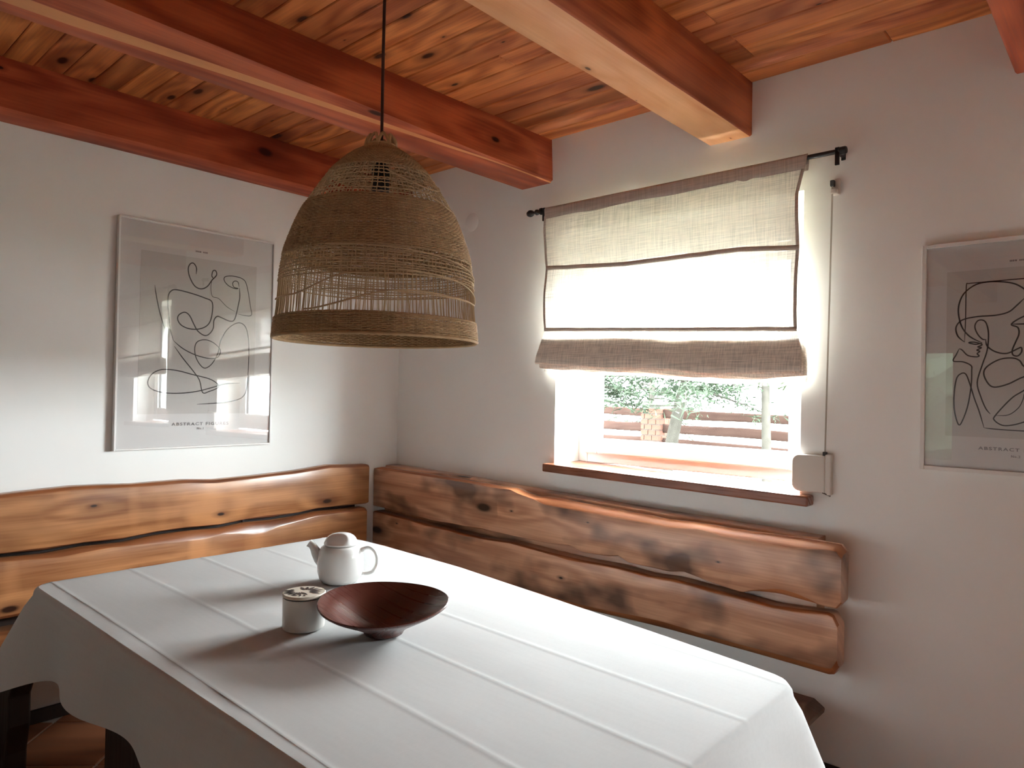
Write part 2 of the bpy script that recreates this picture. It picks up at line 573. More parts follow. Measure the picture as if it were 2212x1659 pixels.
def make_window(n, W, sill=True):
    x0, x1, z0, z1 = W
    yf = .19
    root = bpy.data.objects.new('window_%d' % n, None)
    link(root, None, ((x0 + x1) / 2, yf, z0))
    struct(root)

    def rim(name, a0, a1, b0, b1, w, y0, y1, bev, mat=M['pvc'], parent=root):
        m = MB()
        m.box(a0, a0 + w, y0, y1, b0, b1); m.box(a1 - w, a1, y0, y1, b0, b1)
        m.box(a0 + w, a1 - w, y0, y1, b0, b0 + w); m.box(a0 + w, a1 - w, y0, y1, b1 - w, b1)
        return m.build(name, mat, parent, bevel=bev)
    rim('window_frame', x0, x1, z0 + .002, z1, .052, yf, yf + .07, .004)
    sash = rim('sash', x0 + .042, x1 - .042, z0 + .046, z1 - .042, .072, yf - .012, yf + .05, .007)
    gx0, gx1, gz0, gz1 = x0 + .112, x1 - .112, z0 + .116, z1 - .112
    rim('gasket', gx0, gx1, gz0, gz1, .004, yf + .002, yf + .02, 0, M['gasket'], sash)
    MB().box(gx0, gx1, yf + .012, yf + .018, gz0, gz1).build('pane', M['glass'], sash)
    # sill board
    a, b = x0 - .022, x1 + .050
    za, zb = z0 + .008, z0 + .008 + SLOPE
    m = MB()
    nlo = lambda x: z0 - .034 + SLOPE * (x - a) / (b - a)
    nhi = lambda x: z0 + .004 + SLOPE * (x - a) / (b - a)
    m.hexa([(a, -.064, nlo(a)), (b, -.064, nlo(b)), (b, 0.0, nlo(b)), (a, 0.0, nlo(a)), (a, -.064, nhi(a)), (b, -.064, nhi(b)), (b, 0.0, nhi(b)), (a, 0.0, nhi(a))])
    m.hexa([(x0, 0, nlo(x0)), (x1, 0, nlo(x1)), (x1, yf + .02, nlo(x1)), (x0, yf + .02, nlo(x0)), (x0, 0, nhi(x0)), (x1, 0, nhi(x1)), (x1, yf + .02, nhi(x1)), (x0, yf + .02, nhi(x0))])
    m.build('window_sill', M['sill'], root, bevel=.006, angle=60)
    return root


make_window(1, W1)
make_window(2, W2)
# garden door behind the camera
dr = bpy.data.objects.new('door_1', None)
link(dr, None, ((DR[0] + DR[1]) / 2, Y1 - .2, DR[2])); struct(dr)
m = MB()
a0, a1, b0, b1 = DR
m.box(a0, a0 + .1, Y1 - .24, Y1 - .17, b0, b1).box(a1 - .1, a1, Y1 - .24, Y1 - .17, b0, b1).box(a0 + .1, a1 - .1, Y1 - .24, Y1 - .17, b0, b0 + .12).box(a0 + .1, a1 - .1, Y1 - .24, Y1 - .17, b1 - .1, b1).box(a0 + .1, a1 - .1, Y1 - .24, Y1 - .17, .62, .70)
m.build('door_frame', M['pvc'], dr, bevel=.005)
MB().box(a0 + .1, a1 - .1, Y1 - .21, Y1 - .204, b0 + .12, .62).build('pane', M['glass'], dr)
MB().box(a0 + .1, a1 - .1, Y1 - .21, Y1 - .204, .70, b1 - .1).build('pane', M['glass'], dr)

# roller shutters, partly lowered outside the glass
for W, lab in ((W1, 'beige roller shutter slats lowered a little behind the linen blind'), (W2, 'beige roller shutter slats over the window right of the right poster')):
    r = thing('roller_shutter', ((W[0] + W[1]) / 2, .31, W[3]), lab, 'shutter', 'roller shutters')
    z = W[3] + .01
    for i in range(5):
        m = MB()
        prof = [(.300, z), (.294, z - .008), (.292, z - .02), (.294, z - .032), (.300, z - .038), (.308, z - .038), (.304, z - .02), (.308, z)]
        m.loft([[(x, a, b) for a, b in prof] for x in (W[0] + .01, W[1] - .01)])
        m.build('slat', M['shutter'], r, smooth=True)
        z -= .0405

# ------------------------------------------------------------------ curtain rods and roman blinds
ZR = 2.197


def make_rod(xa, xb, ya, lab):
    r = thing('curtain_rod', ((xa + xb) / 2, 0, ZR), lab, 'rod', 'black curtain rods')
    MB().tube([(xa, ya, ZR), (xb, ya, ZR)], .0085, 14).build('rod', M['black'], r, smooth=True)
    for s, xe in ((-1, xa), (1, xb)):
        prof = [(.0085, -.004), (.0135, 0), (.0135, .020), (.011, .024)] if s > 0 else [(.0085, -.004), (.016, 0), (.016, .008), (.009, .012), (.008, .022), (.013, .026), (.014, .034), (.008, .040), (.007, .052), (.013, .058), (.0165, .068), (.0165, .076), (.012, .087), (.004, .092)]
        m = MB()
        m.loft([[(xe + s * d, ya + q * math.cos(2 * PI * i / 16), ZR + q * math.sin(2 * PI * i / 16)) for i in range(16)] for q, d in prof])
        m.build('finial', M['black'], r, smooth=True)
        xk = xe - s * (.018 if s < 0 else .004)
        m = MB()
        m.box(xk - .0075, xk + .0075, ya - .012, ya + .012, ZR - .012, ZR + .012)
        m.box(xk - .0065, xk + .0065, ya, -.004, ZR - .008, ZR + .004)
        m.box(xk - .0075, xk + .0075, -.006, 0, ZR - .016, ZR + .012)
        m.box(xk - .0075, xk + .0075, ya - .012, ya - .004, ZR - .050, ZR)
        m.build('bracket', M['black'], r, bevel=.002)
    return r


def make_blind(dx, lab, seed=0.):
    YB0 = -.062
    LX = [(1.40, 1.120), (1.50, 1.128), (1.60, 1.152), (1.75, 1.150), (1.92, 1.156), (2.06, 1.146), (2.2, 1.142)]
    RX = [(1.40, 2.345), (1.50, 2.345), (1.59, 2.316), (1.75, 2.318), (1.88, 2.321), (2.07, 2.318), (2.2, 2.346)]
    r2 = [(1.15, 1.923), (1.583, 1.896), (1.908, 1.897), (2.1, 1.897), (2.32, 1.878)]
    r3 = [(1.15, 1.636), (1.8, 1.607), (2.32, 1.586)]
    root = thing('roman_blind', (1.74 + dx, YB0, ZR), lab, 'blind', 'linen roman blinds')
    NX = 90

    def sheet(rows, mat, name, x_in=(0, 1), parent=root, nx=NX, thick=0):
        vs, fs = [], []
        R = len(rows)
        for rrow in rows:
            for i in range(nx + 1):
                u = x_in[0] + (x_in[1] - x_in[0]) * i / nx
                x, yy, zz = rrow(u)
                vs.append((x + dx, yy, zz))
        for j in range(R - 1):
            for i in range(nx):
                a = j * (nx + 1) + i
                fs.append((a, a + 1, a + nx + 2, a + nx + 1))
        m = MB().add(vs, fs)
        o = m.build(name, mat, parent, smooth='all')
        if thick:
            sm = o.modifiers.new('solid', 'SOLIDIFY'); sm.thickness = thick; sm.offset = 0
        return o

    def zrow(k, u):
        x = 1.15 + 1.18 * u
        if k == 0: return ZR + .012
        if k == 1: return interp(r2, x)
        return interp(r3, x)

    def P(v, u, dy=0.):
        # v 0..2 between rows
        k = 0 if v < 1 else 1
        t = v - k
        z = zrow(k, u) * (1 - t) + zrow(k + 1, u) * t
        xl, xr = interp(LX, z), interp(RX, z)
        bul = math.sin(PI * t) * (.010 + .008 * nz(u * 3 + seed, k * 5.))
        yy = YB0 - .004 - bul + .006 * nz(u * 5 + seed, v * 2.3) * math.sin(PI * t) + dy
        return (xl + (xr - xl) * u, yy, z)
    sheet([(lambda u, v=v / 12: P(v, u)) for v in range(25)], M['blind'], 'blind_fabric')
    # pocket over the rod (front and back layer)
    pock = lambda u: .050 + .010 * nz(u * 6 + 2 + seed) + (.012 if .78 < u < .88 else 0) * nz(u * 30)

    def pk(q):
        def f(u):
            x, yy, z = P(0, u)
            ang = q
            if q <= PI:
                return (x, YB0 - .0105 * math.sin(ang), ZR + .0105 * math.cos(ang - 0) if False else ZR + .0115 * math.cos(ang - PI / 2 + PI / 2))
            return (x, yy, z)
        return f
    rows = []
    for q in (0., .35, .7, 1.05, 1.4):
        rows.append(lambda u, q=q: (P(0, u)[0], YB0 - .0125 * math.sin(q), ZR + .0125 * math.cos(q)))
    rows.append(lambda u: (P(.1, u)[0], P(.1, u)[1] - .004, ZR - .02))
    rows.append(lambda u: (P(.15, u)[0], P(.15, u)[1] - .003, ZR + .008 - pock(u)))
    sheet(rows, M['blind_hem'], 'rod_pocket', thick=.0012)
    rows = [lambda u: (P(0, u)[0], YB0 + .0125, ZR), lambda u: (P(0, u)[0], YB0 + .010, ZR - .02), lambda u: (P(0, u)[0], YB0 + .004, ZR - .045)]
    sheet(rows, M['blind_hem'], 'rod_pocket', thick=.001)
    # stitched rod channels
    for kk, w in ((1., .018), (2., .016)):
        def ch(t, kk=kk, w=w):
            def f(u):
                x, yy, z = P(min(kk, 1.9999), u)
                return (x, yy - .0035 - .003 * math.sin(PI * t), z + w * (.5 - t) + .0015 * nz(u * 14, kk, seed))
            return f
        sheet([ch(t / 4) for t in range(5)], M['blind_hem'], 'rod_channel', thick=.001)
    for side in (0, 1):
        rr = []
        for v in range(25):
            rr.append(lambda u, v=v / 12: (P(v, side)[0] + (u - .5) * .012 + (-.004 if side else .004), P(v, side)[1] - .003, P(v, side)[2]))
        sheet(rr, M['blind_hem'], 'side_hem', nx=2, thick=.001)
    # gathered folds at the bottom
    prof = [(-.066, 0.0), (-.080, -.03), (-.094, -.075), (-.104, -.118), (-.106, -.142), (-.100, -.152), (-.094, -.145), (-.088, -.09), (-.082, -.045), (-.076, -.036),
            (-.072, -.05), (-.074, -.10), (-.070, -.158), (-.064, -.164), (-.060, -.15), (-.058, -.07), (-.053, -.042), (-.048, -.055), (-.050, -.11), (-.046, -.160), (-.041, -.165), (-.038, -.12), (-.036, -.06), (-.033, -.05), (-.030, -.07), (-.032, -.13), (-.034, -.178)]

    def st(yy, dz, j):
        def f(u):
            zb = zrow(2, u)
            z = zb + dz * (1.06 + .10 * (1 - u) * .0) + (.010 * nz(u * 4.5, j * .25, seed) + .006 * nz(u * 11, j * .4, seed + 3)) * min(1, -dz * 20)
            z -= .006 * math.sin(u * 9 + 1) * min(1, -dz * 8) + .012 * min(1, -dz * 8) * math.sin(PI * u)
            xl, xr = interp(LX, min(z, 1.6)), interp(RX, min(z, 1.59))
            return (xl + (xr - xl) * u + (.004 * nz(j, seed) if u > .9 else 0), yy + .004 * nz(u * 5, j * .2, seed + 7), z)
        return f
    sheet([st(a, b, j) for j, (a, b) in enumerate(prof)], M['blind'], 'gathered_folds')
    return root


make_rod(1.118, 2.452, -.062, 'black metal curtain rod with ball finials above the blind window')
make_blind(0., 'beige linen roman blind half raised over the window above the bench', 0.)
make_rod(3.10, 4.42, -.062, 'black metal curtain rod beyond the right edge, mirrored in the left poster')
make_blind(2.08, 'beige linen roman blind on the far window, mirrored in the left poster', 11.)

# ------------------------------------------------------------------ strap winder, strap guide
wn = thing('strap_winder', (2.36, 0, 1.06), 'cream plastic shutter strap winder on the wall beside the window sill', 'strap winder')
m = MB()
pts = []
x0, x1, z0, z1, rr = 2.292, 2.408, 1.004, 1.136, .026
for cx, cz, a in ((x0 + rr, z1 - rr, 90), (x0 + rr, z0 + rr, 180)):
    for i in range(7):
        an = math.radians(a + i * 15)
        pts.append((cx + rr * math.cos(an), cz + rr * math.sin(an)))
pts += [(x1, z0), (x1, z1)]
m.loft([[(x, yy, z) for x, z in pts] for yy in (-.004, -.030)])
m.build('winder_case', M['winder'], wn, bevel=.004, smooth=True)
MB().box(2.406, 2.428, -.027, 0, .998, 1.142).build('wall_plate', M['winder'], wn, bevel=.004)
MB().box(2.398, 2.412, -.026, -.014, 1.134, 1.150).build('strap_slot', M['gasket'], wn, bevel=.002)
MB().tube([(2.40, -.028, 1.006), (2.412, -.026, 1.002), (2.424, -.017, .995)], .0025, 6).build('clip', M['frame_dark'], wn, smooth=True)
gd = thing('strap_guide', (2.424, 0, 2.09), 'small plastic strap guide on the wall below the rod end', 'strap guide')
MB().box(2.408, 2.440, -.010, 0, 2.060, 2.118).build('guide_plate', M['winder'], gd, bevel=.004)
MB().box(2.410, 2.424, -.026, -.008, 2.090, 2.112).build('guide_mouth', M['gasket'], gd, bevel=.003)
MB().box(2.412, 2.434, -.024, -.008, 2.064, 2.080).build('guide_lip', M['winder'], gd, bevel=.003)
o = MB().loft([[(x - .0028, yy, z), (x + .0028, yy - .001, z), (x + .0028, yy + .0008, z), (x - .0028, yy + .0014, z)] for x, yy, z in ((2.418, -.021, 2.10), (2.4135, -.020, 1.75), (2.409, -.020, 1.45), (2.405, -.020, 1.14))]).build('shutter_strap', M['strap'])
tag(o, 'thin grey strap hanging straight down the wall right of the window', 'strap')
# round blank cover on the wall
m = MB()
m.lathe([(.048, 0), (.048, .0015), (.046, .003), (.0, .0032)], n=40)
m.v = [(.585 + a, -c, 2.235 + b) for a, b, c in m.v]
tag(m.build('cover_plate', M['wall'], smooth=True), 'round blank cover painted like the wall between lamp and blind', 'wall cover')


# ------------------------------------------------------------------ framed posters
def ribbon(mb_, P2, w, to3):
    pts = catmull(P2, 5)
    vs, fs = [], []
    n = len(pts)
    for i, p in enumerate(pts):
        a, b = pts[max(i - 1, 0)], pts[min(i + 1, n - 1)]
        tx, tz = b[0] - a[0], b[1] - a[1]
        L = math.hypot(tx, tz) or 1
        nx_, nz_ = -tz / L * w / 2, tx / L * w / 2
        e = min(1., .35 + min(i, n - 1 - i) / 6.)
        vs += [to3(p[0] + nx_ * e, p[1] + nz_ * e), to3(p[0] - nx_ * e, p[1] - nz_ * e)]
    for i in range(n - 1):
        fs.append((2 * i, 2 * i + 1, 2 * i + 3, 2 * i + 2))
    mb_.add(vs, fs)


def text_mesh(s, size, width):
    cu = bpy.data.curves.new('t', 'FONT')
    cu.body = s
    cu.size = size
    cu.align_x, cu.align_y = 'CENTER', 'CENTER'
    cu.space_character = 1.25
    cu.offset = size * .018
    cu.resolution_u = 3
    o = bpy.data.objects.new('t', cu)
    COL.objects.link(o)
    bpy.context.view_layer.update()
    dg = bpy.context.evaluated_depsgraph_get()
    me = bpy.data.meshes.new_from_object(o.evaluated_get(dg))
    vs = [v.co.copy() for v in me.vertices]
    fs = [tuple(p.vertices) for p in me.polygons]
    bpy.data.objects.remove(o); bpy.data.curves.remove(cu); bpy.data.meshes.remove(me)
    mn, mx_ = min(v.x for v in vs), max(v.x for v in vs)
    k = width / (mx_ - mn) if width else 1
    return [Vector((v.x * k, v.y)) if False else Vector((v.x * k, v.y, 0)) for v in vs], fs


def make_poster(to3, a0, a1, z0, z1, lines, panel, cap, capw, caph, capc, sub, top, label, lw, dep, fw):
    """to3(a, z, d): wall coordinate, height, distance from the wall"""
    c = to3((a0 + a1) / 2, z0, 0)
    root = thing('framed_poster', c, label, 'poster', 'framed line drawings')

    def slab(mb_, A0, A1, Z0, Z1, d0, d1):
        q = [to3(A0, Z0, d0), to3(A1, Z0, d0), to3(A1, Z0, d1), to3(A0, Z0, d1), to3(A0, Z1, d0), to3(A1, Z1, d0), to3(A1, Z1, d1), to3(A0, Z1, d1)]
        mb_.hexa(q)
        return mb_
    m = MB()
    slab(m, a0, a0 + fw, z0, z1, .002, dep); slab(m, a1 - fw, a1, z0, z1, .002, dep)
    slab(m, a0 + fw, a1 - fw, z0, z0 + fw, .002, dep); slab(m, a0 + fw, a1 - fw, z1 - fw, z1, .002, dep)
    m.build('frame', M['frame_white'], root, bevel=.0015)
    slab(MB(), a0 + fw, a1 - fw, z0 + fw, z1 - fw, .004, dep - .010).build('print_sheet', M['paper'], root)
    slab(MB(), *panel, dep - .010, dep - .0092).build('art_panel', M['paper2'], root)
    m = MB()
    for l, k in lines:
        ribbon(m, l, lw * k, lambda a, z: to3(a, z, dep - .0086))
    m.build('line_drawing', M['ink'], root)
    sg = 1 if (to3(1, 0, 0) - to3(0, 0, 0)).length > 0 else 1

    def txt(s, size, width, ca, cz, name, mat):
        vs, fs = text_mesh(s, size, width)
        MB().add([to3(ca + v.x * 1, cz + v.y, dep - .0086) for v in vs], fs).build(name, mat, root)
    txt(cap, caph, capw, *capc, 'caption', M['ink2'])
    txt(sub[0], caph * .72, 0, sub[1], sub[2], 'number_caption', M['ink2'])
    m = MB()                                   # tiny illegible heading: a row of short dashes
    ta, tz, tw, th = top
    x = ta - tw / 2
    rg_ = random.Random(5)
    while x < ta + tw / 2:
        w = rg_.uniform(.4, 1.) * th
        if rg_.random() > .14:
            slab(m, x, x + w * .7, tz - th / 2, tz + th / 2, dep - .0092, dep - .0088)
        x += w
    m.build('heading_marks', M['ink2'], root)
    slab(MB(), a0 + fw, a1 - fw, z0 + fw, z1 - fw, dep - .006, dep - .004).build('acrylic_pane', M['pglass'], root)
    return root


PL = [
 ([(-1.199,1.85),(-1.198,1.879),(-1.211,1.898),(-1.226,1.894),(-1.235,1.871),(-1.228,1.835),(-1.205,1.797),(-1.175,1.786),(-1.146,1.801),(-1.124,1.834),(-1.112,1.847),(-1.103,1.863),(-1.109,1.879),(-1.121,1.876),(-1.126,1.852),(-1.116,1.841)], 1),
 ([(-1.124,1.834),(-1.129,1.803),(-1.122,1.759),(-1.091,1.751),(-1.051,1.717),(-1.011,1.698)], .5),
 ([(-0.993,1.816),(-0.998,1.839),(-1.014,1.843),(-1.025,1.831),(-1.018,1.813),(-0.997,1.81),(-1.013,1.807),(-1.045,1.817),(-1.066,1.838),(-1.062,1.857),(-1.023,1.865),(-0.974,1.857),(-0.953,1.825),(-0.934,1.733),(-0.93,1.686),(-0.994,1.687)], .75),
 ([(-0.991,1.814),(-0.988,1.774),(-0.992,1.743),(-1.01,1.664),(-1.033,1.65),(-1.073,1.662),(-1.096,1.667),(-1.111,1.647),(-1.114,1.609),(-1.133,1.581),(-1.155,1.574),(-1.185,1.592),(-1.205,1.624),(-1.224,1.659),(-1.246,1.672),(-1.271,1.658),(-1.276,1.636),(-1.259,1.612),(-1.222,1.599),(-1.178,1.602),(-1.141,1.622),(-1.123,1.661),(-1.121,1.729),(-1.159,1.747),(-1.226,1.762),(-1.284,1.769),(-1.305,1.763),(-1.318,1.744),(-1.321,1.707),(-1.317,1.665),(-1.308,1.594),(-1.293,1.541)], 1),
 ([(-1.378,1.779),(-1.37,1.731),(-1.354,1.661),(-1.332,1.592)], .8),
 ([(-1.293,1.541),(-1.249,1.507),(-1.19,1.481),(-1.13,1.469),(-1.092,1.475),(-1.077,1.498),(-1.081,1.517),(-1.109,1.542),(-1.147,1.554),(-1.184,1.544),(-1.197,1.514),(-1.19,1.47),(-1.167,1.434),(-1.144,1.424),(-1.114,1.447),(-1.088,1.497),(-1.078,1.551),(-1.048,1.607),(-1.009,1.64),(-0.977,1.645),(-0.952,1.622),(-0.938,1.56),(-0.936,1.467),(-0.941,1.349),(-0.96,1.294),(-1.016,1.271),(-1.094,1.262),(-1.181,1.257)], .85),
 ([(-1.288,1.516),(-1.248,1.463),(-1.203,1.41),(-1.172,1.367),(-1.156,1.311),(-1.126,1.316),(-1.084,1.335),(-1.089,1.354),(-1.128,1.375),(-1.203,1.392),(-1.275,1.408),(-1.338,1.41),(-1.379,1.39),(-1.397,1.354),(-1.384,1.326),(-1.336,1.309),(-1.266,1.306),(-1.186,1.315),(-1.111,1.335),(-1.05,1.353),(-0.978,1.358)], .9),
]
PR = [
 ([(2.822,1.525),(2.824,1.597),(2.825,1.700),(2.832,1.709),(2.859,1.71),(2.973,1.712),(3.10,1.712),(3.125,1.70),(3.125,1.56)], .7),
 ([(2.974,1.652),(2.955,1.631),(2.935,1.613),(2.902,1.605),(2.86,1.604),(2.826,1.599),(2.808,1.59),(2.798,1.57),(2.804,1.544),(2.822,1.525)], 1),
 ([(2.974,1.652),(2.982,1.666),(2.973,1.681),(2.95,1.698),(2.918,1.707),(2.88,1.71),(2.846,1.702),(2.816,1.674),(2.804,1.629),(2.813,1.577),(2.835,1.543),(2.869,1.521)], 1),
 ([(2.88,1.531),(2.869,1.533),(2.856,1.55),(2.849,1.573),(2.856,1.59),(2.869,1.592),(2.879,1.581),(2.885,1.548),(2.882,1.498),(2.87,1.454),(2.857,1.398),(2.867,1.353),(2.88,1.318),(2.892,1.301)], .9),
 ([(2.869,1.521),(2.852,1.517),(2.833,1.523),(2.848,1.524),(2.869,1.516),(2.857,1.509),(2.867,1.506),(2.855,1.499),(2.863,1.495),(2.856,1.488),(2.861,1.481),(2.853,1.478),(2.831,1.483),(2.816,1.5),(2.808,1.505)], .9),
 ([(2.808,1.505),(2.800,1.486),(2.792,1.466),(2.818,1.463),(2.84,1.451),(2.842,1.434),(2.841,1.388),(2.833,1.327),(2.82,1.281),(2.809,1.264),(2.798,1.301),(2.795,1.352),(2.801,1.408),(2.814,1.426),(2.827,1.423),(2.839,1.388),(2.85,1.348),(2.863,1.308),(2.876,1.258)], .9),
 ([(2.878,1.531),(2.882,1.511),(2.903,1.493),(2.932,1.487),(2.96,1.501),(2.968,1.504),(2.969,1.491),(2.96,1.479),(2.948,1.482),(2.946,1.497),(2.954,1.521),(2.962,1.545),(2.959,1.565),(2.943,1.576),(2.974,1.598),(3.01,1.606),(3.04,1.59)], 1),
 ([(2.943,1.576),(2.974,1.575),(3.01,1.578),(3.04,1.59)], 1),
 ([(3.03,1.44),(3.0,1.452),(2.976,1.447),(2.964,1.465),(2.944,1.473),(2.912,1.468),(2.881,1.446),(2.874,1.423),(2.887,1.393),(2.904,1.384),(2.937,1.394),(2.976,1.416),(3.02,1.425)], 1),
 ([(3.03,1.42),(2.976,1.375),(2.945,1.35),(2.905,1.297),(2.903,1.282),(2.922,1.268),(2.946,1.269),(2.977,1.28),(3.04,1.31)], .9),
 ([(2.905,1.297),(2.938,1.3),(2.962,1.321),(2.973,1.345),(2.976,1.365)], .6),
 ([(2.876,1.258),(2.905,1.255),(2.977,1.253),(3.09,1.255)], .8),
]
make_poster(lambda a, z, d: V(d, a, z), -1.530, -.814, 1.060, 2.057, PL, (-1.437, -.905, 1.214, 1.925), 'ABSTRACT FIGURES', .262, .019, (-1.160, 1.167), ('No.1', -1.162, 1.146), (-1.172, 1.955, .062, .007),
            'large white framed line drawing of looping curves on the left wall', .0052, .028, .008)
make_poster(lambda a, z, d: V(a, -d, z), 2.702, 3.219, 1.116, 1.843, PR, (2.772, 3.149, 1.228, 1.750), 'ABSTRACT FIGURES', .196, .0135, (2.960, 1.194), ('No.2', 2.957, 1.174), (2.960, 1.769, .046, .005),
            'white framed line drawing of a figure, cut by the right edge', .0042, .026, .013)


# ------------------------------------------------------------------ benches
def live_plank(name, axis, a0, a1, top, bot, front, back, wt, wb, mats, parent, n=110, r0=.0, r1=.03, seed=0., wtd=.04, wbd=.02, und=.004):
    """top/bot: heights along the plank; wt/wb: height of the waney strip at the upper / lower front edge"""
    sgn = 1 if front > back else -1
    rings = []
    for i in range(n + 1):
        t = i / n
        # finer steps at the ends
        a = a0 + (a1 - a0) * (t + .0)
        zt, zb = top(a), bot(a)
        d0, d1 = abs(a - a0), abs(a1 - a)
        sh = 0.
        for d, r in ((d0, r0), (d1, r1)):
            if r and d < r:
                sh = max(sh, r - math.sqrt(max(0, r * r - (r - d) ** 2)))
        zt -= sh; zb += sh
        W, B = wt(a), wb(a)
        f = front + sgn * und * nz(a * 3.1, 1., seed)
        th = abs(front - back)
        fw_ = min(th * .8, wtd)
        fb_ = min(th * .8, wbd)
        e = .003
        pr = [(back, zb + .006), (back + sgn * .006, zb), (f - sgn * fb_, zb), (f - sgn * fb_ * .45, zb + B * .28), (f - sgn * e * .5, zb + B * .92), (f, zb + B + e),
              (f + sgn * .0015 * nz(a * 4, 2, seed), zb + (zt - zb) * .35), (f + sgn * .0015 * nz(a * 4, 5, seed), zb + (zt - zb) * .65),
              (f, zt - W - e), (f - sgn * e * .5, zt - W * .92), (f - sgn * fw_ * .45, zt - W * .30), (f - sgn * fw_, zt), (back + sgn * .006, zt), (back, zt - .006)]
        if axis == 0: rings.append([(a, d, z) for d, z in pr])
        else: rings.append([(d, a, z) for d, z in pr])
    m = MB().loft(rings)
    nn = 14
    c = 0
    for i in range(n):
        for j in range(nn):
            m.m[c] = 1 if j in (2, 3, 9, 10) else 0
            c += 1
    return m.build(name, mats, parent, smooth=True)


def lerpf(pts): return lambda a: interp(pts, a)


RB_gap_up = [(0., .683), (0.207, 0.677), (0.487, 0.667), (0.857, 0.67), (1.036, 0.67), (1.285, 0.67), (1.393, 0.677), (1.46, 0.66), (1.586, 0.664), (1.643, 0.675), (1.688, 0.655), (1.869, 0.653), (1.936, 0.665), (2.062, 0.644), (2.167, 0.633), (2.21, 0.646), (2.301, 0.654), (2.441, 0.644), (2.51, 0.644)]
RB_gap_lo = [(0., .655), (0.208, 0.649), (0.488, 0.638), (0.858, 0.63), (1.037, 0.638), (1.286, 0.627), (1.461, 0.625), (1.626, 0.629), (1.785, 0.621), (1.888, 0.628), (2.062, 0.62), (2.167, 0.615), (2.277, 0.608), (2.365, 0.615), (2.471, 0.625), (2.51, .625)]
RB_front = [(0., .896), (0.374, 0.894), (0.726, 0.890), (0.916, 0.882), (1.036, 0.884), (1.102, 0.893), (1.178, 0.860), (1.247, 0.838), (1.357, 0.835), (1.559, 0.833), (1.781, 0.827), (1.884, 0.825), (2.0, 0.838), (2.104, 0.825), (2.232, 0.824), (2.335, 0.821), (2.458, 0.833), (2.51, 0.833)]
RB_back = [(0., .899), (0.653, 0.893), (0.973, 0.886), (1.041, 0.889), (1.09, 0.876), (1.175, 0.862), (1.23, 0.868), (1.361, 0.866), (1.51, 0.859), (1.739, 0.852), (1.844, 0.848), (1.964, 0.852), (2.132, 0.849), (2.404, 0.852), (2.51, 0.850)]
RB_ledge = [(0, .908), (0.557, 0.900), (1.182, 0.880), (1.682, 0.866), (2.091, 0.859), (2.44, 0.852)]
F0 = -.165
rb = thing('corner_bench', (1.3, -.3, 0), 'dark stained live-edge plank bench along the wall under the window', 'bench', 'live-edge plank benches')
bm = [M['bench'], M['bench_edge']]
wtf = lambda a: max(.004, interp(RB_back, a) - interp(RB_front, a))
wbf = lambda a: .004 + .010 * max(0, nz(a * 5.3, 3.)) + (.016 if 2.2 < a < 2.45 else 0) * math.sin((a - 2.2) / .25 * PI)
live_plank('back_plank', 0, .006, 2.508, lerpf(RB_back), lerpf(RB_gap_up), F0, -.088, wtf, wbf, bm, rb, 150, 0, .022, 1., .055, .022)
live_plank('back_plank', 0, .006, 2.498, lerpf(RB_gap_lo), lambda a: .418 + .006 * math.sin(a * 4), F0, -.088, lambda a: .004 + .010 * max(0, nz(a * 6.1, 8.)), lambda a: .030 + .01 * nz(a * 3, 4.), bm, rb, 150, 0, .035, 2., .02, .03)
# straight rail behind, along the wall
m = MB()
n = 30
rg = []
for i in range(n + 1):
    a = .006 + (2.405 - .006) * i / n
    z = interp(RB_ledge, a)
    rg.append([(a, -.002, .46), (a, -.084, .46), (a, -.084, z - .004), (a, -.080, z), (a, -.006, z + .001), (a, -.002, z - .003)])
m.loft(rg).build('back_rail', M['bench'], rb, smooth=True)
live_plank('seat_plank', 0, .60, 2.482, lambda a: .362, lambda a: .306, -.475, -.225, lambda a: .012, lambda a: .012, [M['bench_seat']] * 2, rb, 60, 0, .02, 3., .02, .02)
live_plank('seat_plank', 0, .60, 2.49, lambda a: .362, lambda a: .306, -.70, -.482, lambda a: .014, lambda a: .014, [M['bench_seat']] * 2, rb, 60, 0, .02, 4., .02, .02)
for xx in (.75, 2.18):
    m = MB().box(xx, xx + .06, -.60, -.26, 0, .306)
    m.build('leg', M['dark_wood'], rb, bevel=.006)
    MB().box(xx, xx + .06, -.26, -.20, 0, .30).box(xx, xx + .06, -.20, -.004, .20, .30).build('back_support', M['dark_wood'], rb, bevel=.004)

LB_top = [(-2.55, .915), (-2.2, .918), (-1.931, 0.921), (-1.807, 0.927), (-1.692, 0.931), (-1.592, 0.928), (-1.464, 0.921), (-1.25, 0.922), (-1.111, 0.911), (-0.916, 0.915), (-0.706, 0.923), (-0.579, 0.933), (-0.501, 0.94), (-0.24, 0.929)]
LB_gap = [(-2.55, .69), (-1.926, 0.691), (-1.783, 0.684), (-1.652, 0.692), (-1.502, 0.687), (-1.367, 0.698), (-1.244, 0.699), (-1.084, 0.693), (-0.955, 0.703), (-0.819, 0.698), (-0.674, 0.703), (-0.573, 0.713), (-0.24, 0.705)]
LB_wane = [(-2.55, .66), (-1.926, 0.669), (-1.729, 0.654), (-1.563, 0.665), (-1.437, 0.66), (-1.283, 0.65), (-1.152, 0.646), (-1.07, 0.659), (-0.998, 0.649), (-0.918, 0.634), (-0.864, 0.635), (-0.795, 0.656), (-0.573, 0.682), (-0.24, 0.675)]
lb = thing('corner_bench', (.3, -1.4, 0), 'honey stained live-edge plank bench along the wall under the left poster', 'bench', 'live-edge plank benches')
bl = [M['bench_l'], M['bench_edge_l']]
